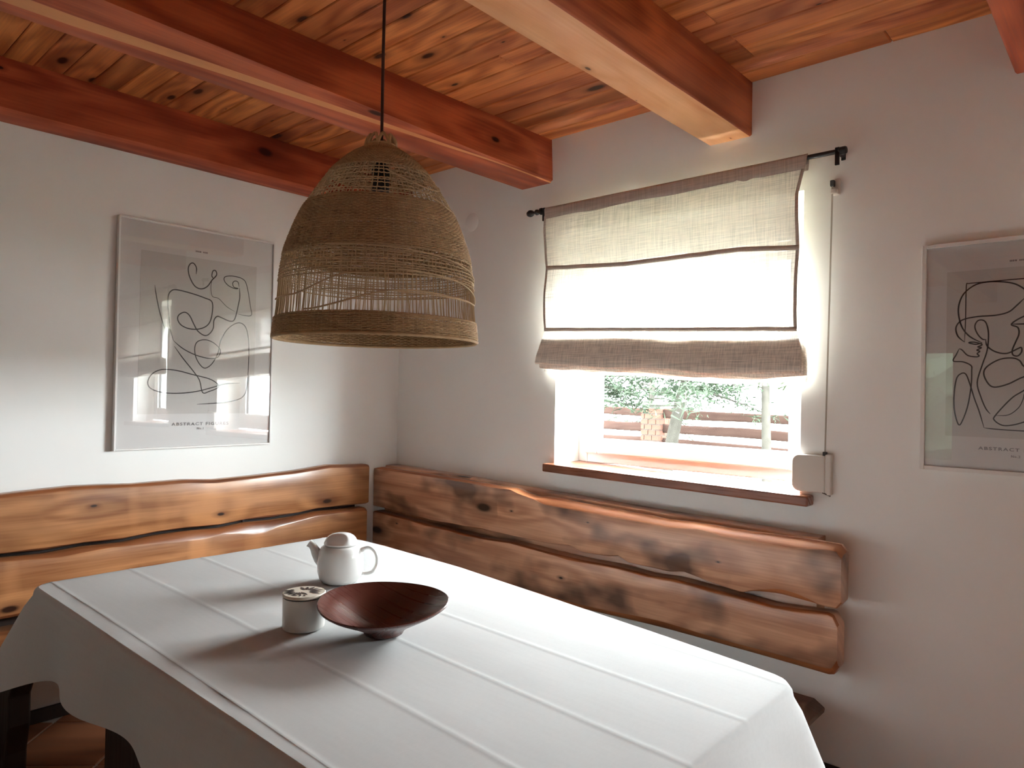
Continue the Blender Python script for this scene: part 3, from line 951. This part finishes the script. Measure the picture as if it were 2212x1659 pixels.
live_plank('back_plank', 1, -2.50, -.252, lerpf(LB_top), lambda a: interp(LB_gap, a) + .007, .078, .02, lambda a: .014 + .006 * nz(a * 3), lambda a: .006 + .012 * max(0, nz(a * 4.2, 6.)), bl, lb, 150, .02, .004, 5., .012, .02)
live_plank('back_plank', 1, -2.50, -.262, lambda a: interp(LB_gap, a) - .010, lambda a: .452 + .004 * nz(a * 3, 9), .080, .02, lambda a: max(.006, interp(LB_gap, a) - .012 - interp(LB_wane, a)), lambda a: .016, bl, lb, 150, .02, .004, 6., .026, .02)
live_plank('seat_plank', 1, -2.50, -.72, lambda a: .415, lambda a: .36, .285, .019, lambda a: .012, lambda a: .012, bl, lb, 60, .02, 0, 7., .02, .02)
live_plank('seat_plank', 1, -2.50, -.72, lambda a: .415, lambda a: .36, .50, .292, lambda a: .014, lambda a: .014, bl, lb, 60, .02, 0, 8., .02, .02)
MB().box(.002, .018, -2.48, -.30, .37, .88).build('back_rail', M['dark_wood'], lb)  # added dark board, so the plank gaps read as black shade
for yy in (-1.98, -.95):
    m = MB()
    pr = [(.10, 0), (.44, 0), (.44, .10), (.47, .20), (.47, .30), (.50, .34), (.50, .36), (.06, .36), (.06, .10)]
    m.loft([[(x, yy + dy, z) for x, z in pr] for dy in (0, .065)])
    m.build('leg', M['dark_wood'], lb, bevel=.006)
    MB().box(.014, .024, yy, yy + .065, .36, .90).build('back_support', M['dark_wood'], lb)

# ------------------------------------------------------------------ table and tablecloth
tb = thing('dining_table', (1.74, -1.48, 0), 'long wooden table on dark plank legs hidden under the white cloth', 'table')
MB().hexa([(.80, -1.985, .69), (2.685, -1.985, .69), (2.685, -1.125, .69), (.80, -.975, .69), (.80, -1.985, .735), (2.685, -1.985, .735), (2.685, -1.125, .735), (.80, -.975, .735)]).build('tabletop', M['dark_wood'], tb, bevel=.01)
for lx, ly in ((.98, -1.86), (2.22, -1.86), (.98, -1.22), (2.22, -1.28)):
    MB().box(lx, lx + .27, ly, ly + .08, 0, .69).build('leg', M['dark_wood'], tb, bevel=.012)
MB().box(1.09, 2.36, -1.60, -1.52, .22, .34).build('stretcher', M['dark_wood'], tb, bevel=.012)

ZT = .742
FAR = [(.80, -.955), (.95, -.925), (1.08, -.921), (1.53, -.945), (1.98, -1.003), (2.31, -1.045), (2.575, -1.085), (2.70, -1.105)]
CR = [[(.8, -2.0), (2.7, -2.0)],
      [(.8, -1.957), (1.52, -1.961), (1.832, -1.967), (2.7, -1.985)],
      [(.8, -1.733), (1.51, -1.737), (2.07, -1.752), (2.7, -1.782)],
      [(.8, -1.498), (1.35, -1.508), (1.93, -1.534), (2.7, -1.570)],
      [(.8, -1.274), (1.15, -1.288), (1.86, -1.323), (2.7, -1.356)],
      [(.8, -1.012), (1.21, -1.037), (1.87, -1.082), (2.7, -1.132)],
      FAR]
subs = [0, .03, .07, .16, .3, .5, .7, .84, .93, .97]
NXC = 130
XL, XR = .800, 2.702


def cloth_pt(band, fr, i):
    u = i / NXC
    x = XL + (XR - XL) * u
    ya, yb = interp(CR[band], x), interp(CR[band + 1], x)
    y_ = ya + (yb - ya) * fr
    w = abs(yb - ya)
    d0, d1 = fr * w, (1 - fr) * w
    z = ZT
    for k_, d in ((band, d0), (band + 1, -d1)):
        if 1 <= k_ <= 5:
            sg_ = 1 if k_ % 2 else -1
            z += .0011 * math.exp(-abs(d) / .003)
    z += .0022 * nz(x * 2.2, y_ * 3.1) + .0014 * nz(x * 6., y_ * 7., 3.) * math.sin(PI * fr)
    # cross creases
    for xc in (1.32, 1.95):
        z += .0007 * math.exp(-abs(x - xc + .04 * y_) / .006)
    return V(x, y_, z)


rows = []
for b in range(6):
    for s_ in subs:
        rows.append((b, s_))
rows.append((5, 1.0))
grid = [[cloth_pt(b, s_, i) for i in range(NXC + 1)] for b, s_ in rows]
NR = len(grid)
# rounded plan corners
RC = .05
ycn, ycf = -2.0, None
for j in range(NR):
    for i in range(NXC + 1):
        p = grid[j][i]
        for cx, cy, sx_, sy_ in ((XL, -2.0, 1, 1), (XR, -2.0, -1, 1), (XL, -.955, 1, -1), (XR, -1.105, -1, -1)):
            dx_, dy_ = (p.x - cx) * sx_, (p.y - cy) * sy_
            if dx_ < RC and dy_ < RC:
                qx, qy = (RC - dx_) / RC, (RC - dy_) / RC
                L = math.hypot(qx, qy)
                if L > 1e-6:
                    mxq = max(qx, qy)
                    k_ = mxq / L
                    p.x = cx + sx_ * (RC - RC * qx * k_)
                    p.y = cy + sy_ * (RC - RC * qy * k_)
m = MB()
vs = [p for r_ in grid for p in r_]
fs = []
for j in range(NR - 1):
    for i in range(NXC):
        a = j * (NXC + 1) + i
        fs.append((a, a + 1, a + NXC + 2, a + NXC + 1))
# border loop counter-clockwise
bidx = [i for i in range(NXC + 1)] + [j * (NXC + 1) + NXC for j in range(1, NR)] + [(NR - 1) * (NXC + 1) + i for i in range(NXC - 1, -1, -1)] + [j * (NXC + 1) for j in range(NR - 2, 0, -1)]
bp = [vs[i].copy() for i in bidx]
nb = len(bp)
arc = [0.]
for i in range(1, nb): arc.append(arc[-1] + (bp[i] - bp[i - 1]).length)
CORN = [(V(XL + .01, -1.99, 0), .115, .115, V(-.55, -.80, 0)), (V(XR, -1.99, 0), .12, .10, V(.6, -.8, 0)), (V(XL, -.96, 0), .12, .05, V(-.7, .7, 0)), (V(XR, -1.11, 0), .15, .17, V(.42, .90, 0))]
nrm = []
cen = V(1.75, -1.5, 0)
for i in range(nb):
    t = bp[(i + 1) % nb] - bp[i - 1]
    n_ = V(t.y, -t.x, 0)
    if n_.length < 1e-9: n_ = bp[i] - cen
    n_.normalize()
    nrm.append(n_)
LEV = [(.006, .0025), (.011, .010), (.014, .024), (.017, .06), (.02, .11), (.02, .18), (.02, .26), (.02, .36), (.02, .5), (.02, .65), (.02, .82), (.02, 1.0)]
start = len(vs)
for li, (oo, dd) in enumerate(LEV):
    for i in range(nb):
        p, n_ = bp[i], nrm[i]
        drop, fl_ = .188 + .008 * nz(arc[i] * 2.1, 4.), V(0, 0, 0)
        for cp, dr_, fo, dv in CORN:
            d = math.hypot(p.x - cp.x, p.y - cp.y)
            w = math.exp(-(d / .17) ** 2)
            drop += dr_ * w
            w2 = math.exp(-(d / .13) ** 2)
            fl_ += dv * (fo * w2)
        if li < 3:
            q = p + n_ * oo + V(0, 0, -dd * (.6 if li else 1) - (.004 if li == 2 else 0))
            q.z = p.z - (.003, .010, .024)[li]
        else:
            wave = (.024 * math.sin(arc[i] * 13. + 1.2 * math.sin(arc[i] * 3.1)) + .012 * nz(arc[i] * 5., 2.)) * dd
            q = p + n_ * (oo + .022 * dd + wave) + fl_ * dd
            q.z = ZT - .024 - (drop - .024) * dd
        vs.append(q)
prev = bidx
for li in range(len(LEV)):
    cur = [start + li * nb + i for i in range(nb)]
    for i in range(nb):
        k_ = (i + 1) % nb
        fs.append((prev[i], cur[i], cur[k_], prev[k_]))
    prev = cur
tc_ = MB().add(vs, fs).build('tablecloth', M['cloth'], smooth='all')
tag(tc_, 'white linen cloth with pressed fold creases draped over the table', 'tablecloth')

# ------------------------------------------------------------------ things on the table
ZC = ZT + .002
# teapot
tpx, tpy = 1.395, -1.338
tp = thing('teapot', (tpx, tpy, ZC), 'white glazed teapot with round handle at the far end of the cloth', 'teapot')
body = [(.0, .0), (.050, .0), (.056, .003), (.064, .014), (.0695, .032), (.0705, .055), (.069, .078), (.0655, .096), (.060, .106), (.053, .1115), (.047, .113), (.045, .112), (.0, .110)]
MB().lathe(body, (tpx, tpy, ZC), 64).build('body', M['ceramic'], tp, smooth='all')
LEFT = -Vector((_r.x, _r.y, 0)).normalized()
TOCAM = Vector((CAM.x - tpx, CAM.y - tpy, 0)).normalized()
c0 = V(tpx, tpy, ZC)
sp = [c0 + LEFT * a + V(0, 0, b) + TOCAM * .004 for a, b in ((.050, .060), (.066, .074), (.076, .088), (.083, .102), (.090, .112), (.0985, .1175))]
m = MB().tube(sp, [.024, .0195, .0155, .0125, .0115, .0125], 20, caps=False)
m.tube([sp[-1] + LEFT * .0, sp[-1] - LEFT * .004 - V(0, 0, .003), sp[-2] - LEFT * .002], [.0125, .0095, .007], 20, caps=True)
m.build('spout', M['ceramic'], tp, smooth='all')
hp = catmull([tuple(c0 - LEFT * a + V(0, 0, b)) for a, b in ((.058, .092), (.075, .1035), (.092, .104), (.106, .092), (.1125, .072), (.110, .050), (.098, .032), (.078, .026), (.062, .030))], 6)
MB().tube(hp, [.0052 if 4 < i < len(hp) - 4 else .0075 for i in range(len(hp))], 12).build('handle', M['ceramic'], tp, smooth='all')
lidp = [(.0475, .1135), (.051, .116), (.0515, .120), (.049, .126), (.045, .134), (.039, .1405), (.030, .146), (.018, .149), (.006, .150), (.0, .150)]
lidp = [(.0, .1130)] + lidp
m = MB().lathe(lidp, (tpx, tpy, ZC), 72)
nf = (TOCAM * .80 + LEFT * .28 + V(0, 0, .78)).normalized()
pc = c0 + V(0, 0, .1395) + (TOCAM * .80 + LEFT * .28).normalized() * .026
nvs = []
for p in m.v:
    p = Vector(p)
    d = (p - pc).dot(nf)
    if d > 0 and p.z > ZC + .121: p = p - nf * d
    nvs.append(tuple(p))
m.v = nvs
m.build('lid', M['ceramic'], tp, smooth=True)

# lidded pot
px_, py_ = 1.690, -1.648
pot = thing('sugar_pot', (px_, py_, ZC), 'small off-white cylindrical pot with leaf patterned lid beside the bowl', 'pot')
MB().lathe([(.0, .0), (.047, .0), (.050, .002), (.0512, .008), (.0515, .05), (.0515, .074), (.0505, .077), (.047, .0775), (.046, .072), (.0, .070)], (px_, py_, ZC), 64).build('body', M['ceramic_matt'], pot, smooth=True)
MB().lathe([(.0, .0755), (.0485, .0755), (.0485, .0800), (.0, .0800)], (px_, py_, ZC), 48).build('lid_gap_ring', M['gasket'], pot, smooth=True)  # black ring stands in for the dark gap under the lid
ld = MB().lathe([(.0, .0800), (.0500, .0800), (.0520, .0815), (.0520, .0865), (.0508, .0880), (.0, .0882)], (px_, py_, ZC), 64).build('lid', M['lid'], pot, smooth=True)
m = MB()


def petal(cx, cy, ang, L, w):
    ca, sa = math.cos(ang), math.sin(ang)
    vs_ = []
    prof_ = [(0, 0), (.2, .7), (.45, 1), (.7, .75), (1, 0)]
    up = [(cx + (t * L) * ca - (h * w) * sa, cy + (t * L) * sa + (h * w) * ca) for t, h in prof_]
    dn = [(cx + (t * L) * ca + (h * w) * sa, cy + (t * L) * sa - (h * w) * ca) for t, h in prof_[1:-1]][::-1]
    pts_ = up + dn
    m.add([(px_ + a, py_ + b, ZC + .0886) for a, b in pts_], [tuple(range(len(pts_) - 1, -1, -1))])


for s_, (bx, by) in ((1, (.000, .004)), (-1, (-.012, -.008))):
    for i in range(7):
        an = math.radians(20 + i * 24) * s_ + (.3 if s_ < 0 else 0)
        petal(bx + .010 * math.cos(an), by + .010 * math.sin(an), an, .030 if i % 2 else .034, .0046)
for i in range(9):
    an = math.radians(200 + i * 16)
    petal(.030 * math.cos(an), .030 * math.sin(an), an, .013, .0034)
m.build('leaf_pattern', M['brown_paint'], ld)

# bowl
bx_, by_ = 1.872, -1.540
bw = [(.0, .0), (.040, .0), (.047, .003), (.050, .010), (.062, .020), (.090, .036), (.118, .052), (.140, .066), (.150, .0745), (.1515, .079), (.1490, .0805), (.1430, .0770), (.1335, .0695), (.1300, .0685), (.110, .054), (.085, .037), (.060, .022), (.040, .0145), (.020, .0125), (.0, .012)]
m = MB().lathe(bw, (0, 0, 0), 80)
nv_ = []
axm = Vector((_r.x, _r.y, 0))
axd = TOCAM
tilt = Matrix.Rotation(math.radians(4.0), 3, axm)
for p in m.v:
    p = Vector(p)
    k_ = p.z / .08
    q = p.copy()
    q = q + axm * (q.dot(axm) * .045 * k_)
    q.z += k_ * (.004 * math.sin(2 * math.atan2(p.y, p.x) + .6))
    if k_ > .05:
        q = q * (1 - k_) + (tilt @ q) * k_
    nv_.append((bx_ + q.x, by_ + q.y, ZC + .002 + q.z))
m.v = nv_
bo = m.build('wooden_bowl', M['bowl'], smooth=True)
tag(bo, 'wide dark brown turned wooden bowl in the middle of the cloth', 'bowl')

# ------------------------------------------------------------------ woven pendant lamp
LX_, LY_, LZ = 1.737, -1.476, 1.470
lp = thing('pendant_lamp', (LX_, LY_, LZ), 'woven seagrass bell shaped pendant lamp hanging over the table', 'lamp')
LPROF = [(0, .263), (.03, .2605), (.077, .2545), (.153, .2497), (.211, .241), (.249, .230), (.307, .208), (.345, .1885), (.391, .160), (.434, .130), (.465, .100), (.487, .074), (.500, .052), (.512, .040)]
prof_s = catmull(LPROF, 4)


def lr(z): return interp(prof_s, z)


NW = 148
rl = random.Random(12)
warp = MB()
for i in range(NW):
    th0 = 2 * PI * (i + rl.uniform(-.3, .3)) / NW
    sk = rl.uniform(-.018, .018)
    pts = []
    for k_ in range(23):
        z = .51 * k_ / 22
        ta = th0 + sk * math.sin(z * 26 + i)
        r = lr(z)
        pts.append((LX_ + r * math.cos(ta), LY_ + r * math.sin(ta), LZ + z))
    if i % 2 and True:
        warp.tube(pts[:15], .0015, 4, caps=False)
    else:
        warp.tube(pts, .0016, 4, caps=False)
o = warp.build('warp_strands', M['fibre2'], lp, smooth='all'); o['kind'] = 'stuff'


def weft_zone(name, z0, z1, pitch, rad, mat, squash=1., jit=.25, step=2):
    m_ = MB()
    z = z0
    j = 0
    while z <= z1:
        n_ = NW * step // 2 * 1
        n_ = NW
        pts = []
        ph_ = rl.uniform(0, 6.28)
        for k_ in range(n_):
            an = 2 * PI * k_ / n_
            off = (.0022 if (k_ + j) % 2 else -.0022)
            zz = z + jit * pitch * math.sin(an * 3 + ph_) + .006 * math.sin(an - .6) * 0
            r = lr(max(0, zz)) + off
            pts.append((LX_ + r * math.cos(an), LY_ + r * math.sin(an), LZ + zz))
        m_.tube(pts, rad * rl.uniform(.85, 1.12), 4, loop=True, caps=False)
        z += pitch * rl.uniform(.9, 1.1)
        j += 1
    o_ = m_.build(name, mat, lp, smooth='all')
    o_['kind'] = 'stuff'
    return o_


weft_zone('dense_weave_band', .002, .050, .0042, .0027, M['fibre'])
weft_zone('loose_weave_band', .140, .206, .0072, .0018, M['fibre2'])
weft_zone('dense_weave_band', .209, .342, .0042, .0028, M['fibre'])
weft_zone('loose_weave_band', .348, .428, .0100, .0015, M['fibre2'])
weft_zone('dense_weave_band', .432, .506, .0040, .0027, M['fibre'])
# rim and single wandering strands
MB().tube([(LX_ + .2635 * math.cos(a), LY_ + .2635 * math.sin(a), LZ - .001) for a in [2 * PI * i / 120 for i in range(120)]], .0042, 8, loop=True, caps=False).build('rim', M['fibre'], lp, smooth='all')
CAMANG = math.atan2(CAM.y - LY_, CAM.x - LX_)


def strand(a0, a1, zf, rad=.0016, n=90):
    pts = []
    for i in range(n + 1):
        t = i / n
        an = CAMANG + math.radians(a0 + (a1 - a0) * t)
        z = zf(t)
        r = lr(z) + .0035
        pts.append((LX_ + r * math.cos(an), LY_ + r * math.sin(an), LZ + z))
    return MB().tube(pts, rad, 5).build('loose_strand', M['fibre2'], lp, smooth='all')


sm = lambda t: t * t * (3 - 2 * t)
strand(-80, 0, lambda t: .092 + .045 * sm(max(0, min(1, (t - .35) / .5))), .0022)
strand(-40, 70, lambda t: .054 + .048 * sm(max(0, min(1, t / .5))) - .02 * max(0, t - .6), .0022)
strand(-30, 75, lambda t: .100 - .006 * t)
strand(-30, 88, lambda t: .206 - .045 * t ** 2, .0018)
strand(10, 88, lambda t: .150 - .045 * t ** 2, .0018)
strand(5, 82, lambda t: .410 - .035 * math.sin(PI * t) , .0018)
strand(40, 88, lambda t: .352 - .02 * math.sin(PI * t * .8), .0018)
# gathered top loops
for i in range(9):
    a = 2 * PI * i / 9 + .2
    pts = []
    for k_ in range(13):
        t = k_ / 12
        aa = a + .75 * (t - .5)
        r = .041 - .012 * math.sin(PI * t) ** 2
        pts.append((LX_ + r * math.cos(aa), LY_ + r * math.sin(aa), LZ + .505 + .036 * math.sin(PI * t) ** .7))
    MB().tube(pts, .0042, 6).build('top_loop', M['fibre'], lp, smooth='all')
MB().tube([(LX_ + .036 * math.cos(a), LY_ + .036 * math.sin(a), LZ + .512) for a in [2 * PI * i / 40 for i in range(40)]], .006, 8, loop=True, caps=False).build('top_ring', M['fibre'], lp, smooth='all')
MB().lathe([(.0, .392), (.022, .392), (.0232, .397), (.0232, .452), (.021, .458), (.013, .464), (.012, .485), (.006, .489), (.0, .489)], (LX_, LY_, LZ), 28).build('lamp_socket', M['black'], lp, smooth=True)
MB().tube([(LX_, LY_, LZ + .485), (LX_ + .001, LY_, LZ + .56), (LX_ - .0015, LY_ + .001, LZ + .75), (LX_ + .001, LY_, LZ + .95), (LX_, LY_, HC)], .0042, 8).build('cord', M['cord'], lp, smooth='all')
MB().lathe([(.0, -.028), (.045, -.028), (.05, -.024), (.05, 0), (.0, 0)], (LX_, LY_, HC), 32).build('ceiling_cup', M['black'], lp, smooth=True)

# ------------------------------------------------------------------ outside
GZ = -.25
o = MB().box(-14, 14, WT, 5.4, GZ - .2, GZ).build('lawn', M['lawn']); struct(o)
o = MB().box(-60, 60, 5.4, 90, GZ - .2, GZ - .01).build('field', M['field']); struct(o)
o = MB().box(-14, 14, -30, Y1 - .36, GZ - .2, GZ).build('lawn', M['lawn']); struct(o)
o = MB().box(-1.5, 5.0, -9.6, Y1 - .36, 2.35, 2.5).build('sky_block_roof', M['dark_wood2']); struct(o)  # added roof, blocks the sky outside the garden door
# added storey and rear hedge, put in to block sky light
o = MB().box(-1.2, 9., Y1 - .36, WT, HC + .2, 6.2).build('sky_block_storey', M['wall']); struct(o)
hm = MB()
hn = 60
rows_ = []
for j in range(12):
    rows_.append([(-14 + 28 * i / hn, -11.5 - 1.2 * (j / 11) ** 2 + .35 * nz(i * .6, j * .7, 5.), GZ + 4.2 * j / 11 + .25 * nz(i * .5, j * .6, 9.)) for i in range(hn + 1)])
rows_ += [[(x, y_ - 1.6, z) for x, y_, z in rows_[-1]], [(x, y_ - 2.6, GZ) for x, y_, z in rows_[0]]]
hm.loft(rows_, closed=False, caps=False)
tag(hm.build('sky_block_hedge', M['needle']), 'added dark green hedge blocking the low sky behind the house', 'hedge')
# fence
fn = thing('plank_fence', (-1., 6.0, GZ), 'rough brown plank rail fence outside the window', 'fence')
for k_, zc in enumerate((1.085, .885, .685, .47, .26, .05)):
    for seg_, (xa, xb) in enumerate(((-7., -1.99), (-1.70, 3.2), (3.2, 8.))):
        live_plank('rail', 0, xa, xb, lambda a, zc=zc: zc + .058 - .012 * (a + 1.7) + .022 * nz(a * .9, zc * 9), lambda a, zc=zc: zc - .060 - .012 * (a + 1.7) + .022 * nz(a * .8 + 3, zc * 7), 5.985, 6.02, lambda a: .01, lambda a: .01, [M['rail'], M['rail']], fn, 40, 0, 0, zc, .01, .01)
for xx in (-4.6, 1.1, 3.2, 5.6):
    MB().box(xx - .06, xx + .06, 6.02, 6.13, GZ, 1.15).build('post', M['rail'], fn, bevel=.01)
# brick pillar
pl = thing('brick_pillar', (-1.845, 6.06, GZ), 'red brick fence pillar with mossy cap outside the window', 'pillar')
MB().box(-1.985, -1.705, 5.92, 6.20, GZ, 1.20).build('core', M['mortar'], pl)
bmesh_brick = None
rb_ = random.Random(4)
row = 0
z = GZ + .005
while z < 1.16:
    for face in range(2):
        for c_ in range(3):
            L_ = (.28 + .02) / 2.5
            st_ = -.15 + c_ * L_ * 1. + (-.5 * L_ if row % 2 else 0)
            a, b = max(-.15, st_), min(.15, st_ + L_ - .01)
            if b - a < .02: continue
            if face == 0: bb = (-1.845 + a, -1.845 + b, 5.908, 5.93, z, z + .062)
            else: bb = (-1.72, -1.693, 6.06 + a, 6.06 + b, z, z + .062)
            MB().box(*bb).build('brick', M['brick'], pl)
    z += .074
    row += 1
m = MB()
m.hexa([(-2.03, 5.87, 1.20), (-1.66, 5.87, 1.20), (-1.66, 6.25, 1.20), (-2.03, 6.25, 1.20), (-1.97, 5.93, 1.25), (-1.72, 5.93, 1.25), (-1.72, 6.19, 1.25), (-1.97, 6.19, 1.25)])
m.build('cap', M['moss'], pl, bevel=.01)


def pine(name, base, top, r0, label, cz0, cz1, spread, nbr, seed, mat, droop=.25, needles=70):
    rg_ = random.Random(seed)
    base, top = Vector(base), Vector(top)
    t_ = thing(name, base, label, 'tree', 'trees outside the window')
    n_ = 16
    pts, rs = [], []
    for i in range(n_ + 1):
        t = i / n_
        pts.append(base.lerp(top, t) + V(.03 * nz(t * 4, seed), .03 * nz(t * 4, seed + 9), 0))
        rs.append(r0 * (1 - .75 * t) * (1 + .08 * nz(t * 9, seed + 2)))
    MB().tube(pts, rs, 10).build('trunk', M['bark'], t_, smooth='all')
    br, nd_ = MB(), MB()
    for b in range(nbr):
        z = cz0 + (cz1 - cz0) * rg_.random() ** 1.8
        tt = (z - base.z) / (top.z - base.z)
        p0 = base.lerp(top, min(1, tt))
        an = rg_.uniform(0, 2 * PI)
        L = spread * rg_.uniform(.5, 1.) * (1.05 - .6 * (z - cz0) / (cz1 - cz0))
        dirv = V(math.cos(an), math.sin(an), rg_.uniform(-.15, .2))
        bp_ = [p0 + dirv * (L * k_ / 6) + V(0, 0, -droop * L * (k_ / 6) ** 2 + .04 * nz(b, k_)) for k_ in range(7)]
        br.tube(bp_, [.016 * (1 - k_ / 7.5) for k_ in range(7)], 4, caps=False)
        for q in range(needles):
            t = rg_.uniform(.25, 1.) * 6
            k_ = min(5, int(t))
            c = bp_[k_].lerp(bp_[k_ + 1], t - k_) + V(rg_.gauss(0, .09), rg_.gauss(0, .09), rg_.gauss(0, .05)) * (L / .9)
            d = V(rg_.gauss(0, 1), rg_.gauss(0, 1), rg_.gauss(.1, .6)).normalized()
            s_ = d.cross(V(rg_.gauss(0, 1), rg_.gauss(0, 1), rg_.gauss(0, 1))).normalized()
            ln, wd_ = rg_.uniform(.08, .17), rg_.uniform(.006, .014)
            nd_.add([c - d * ln * .5 - s_ * wd_, c - d * ln * .5 + s_ * wd_, c + d * ln * .5 + s_ * wd_ * .3], [(0, 1, 2)])
    br.build('branches', M['bark'], t_, smooth='all')['kind'] = 'stuff'
    nd_.build('foliage', mat, t_)['kind'] = 'stuff'
    return t_


# trees: leaning pine in the middle, straight ones left and right
pine('pine_tree', (-1.20, 4.9, GZ), (-.30, 5.0, 3.6), .095, 'leaning pine trunk seen in the middle of the window', 1.42, 3.3, 1.15, 30, 1, M['needle'], .18, 140)
pine('pine_tree', (-1.72, 4.4, GZ), (-1.70, 4.5, 4.2), .085, 'straight pine trunk at the left edge of the window glass', 1.25, 3.4, 1.0, 30, 2, M['needle'], .18, 140)
pine('young_tree', (.16, 5.0, GZ), (.13, 5.0, 4.2), .062, 'slim straight trunk at the right side of the window glass', 1.5, 3.6, .9, 10, 3, M['leaf'], .2, 60)
pine('conifer', (-2.6, 7.2, GZ), (-2.6, 7.2, 2.6), .08, 'bushy conifer beyond the fence behind the brick pillar', .9, 2.5, 1.0, 26, 4, M['needle'])
pine('garden_tree', (2.5, 8.5, GZ), (2.4, 8.5, 6.5), .14, 'tall leafy tree outside towards the second window', 1.4, 6.0, 2.2, 40, 5, M['leaf'])
pine('garden_tree', (-.2, -9.9, GZ), (.0, -9.9, 5.5), .2, 'leafy tree beyond the garden door, mirrored in the right poster', .9, 5.0, 1.6, 40, 6, M['leaf'], .3, 90)
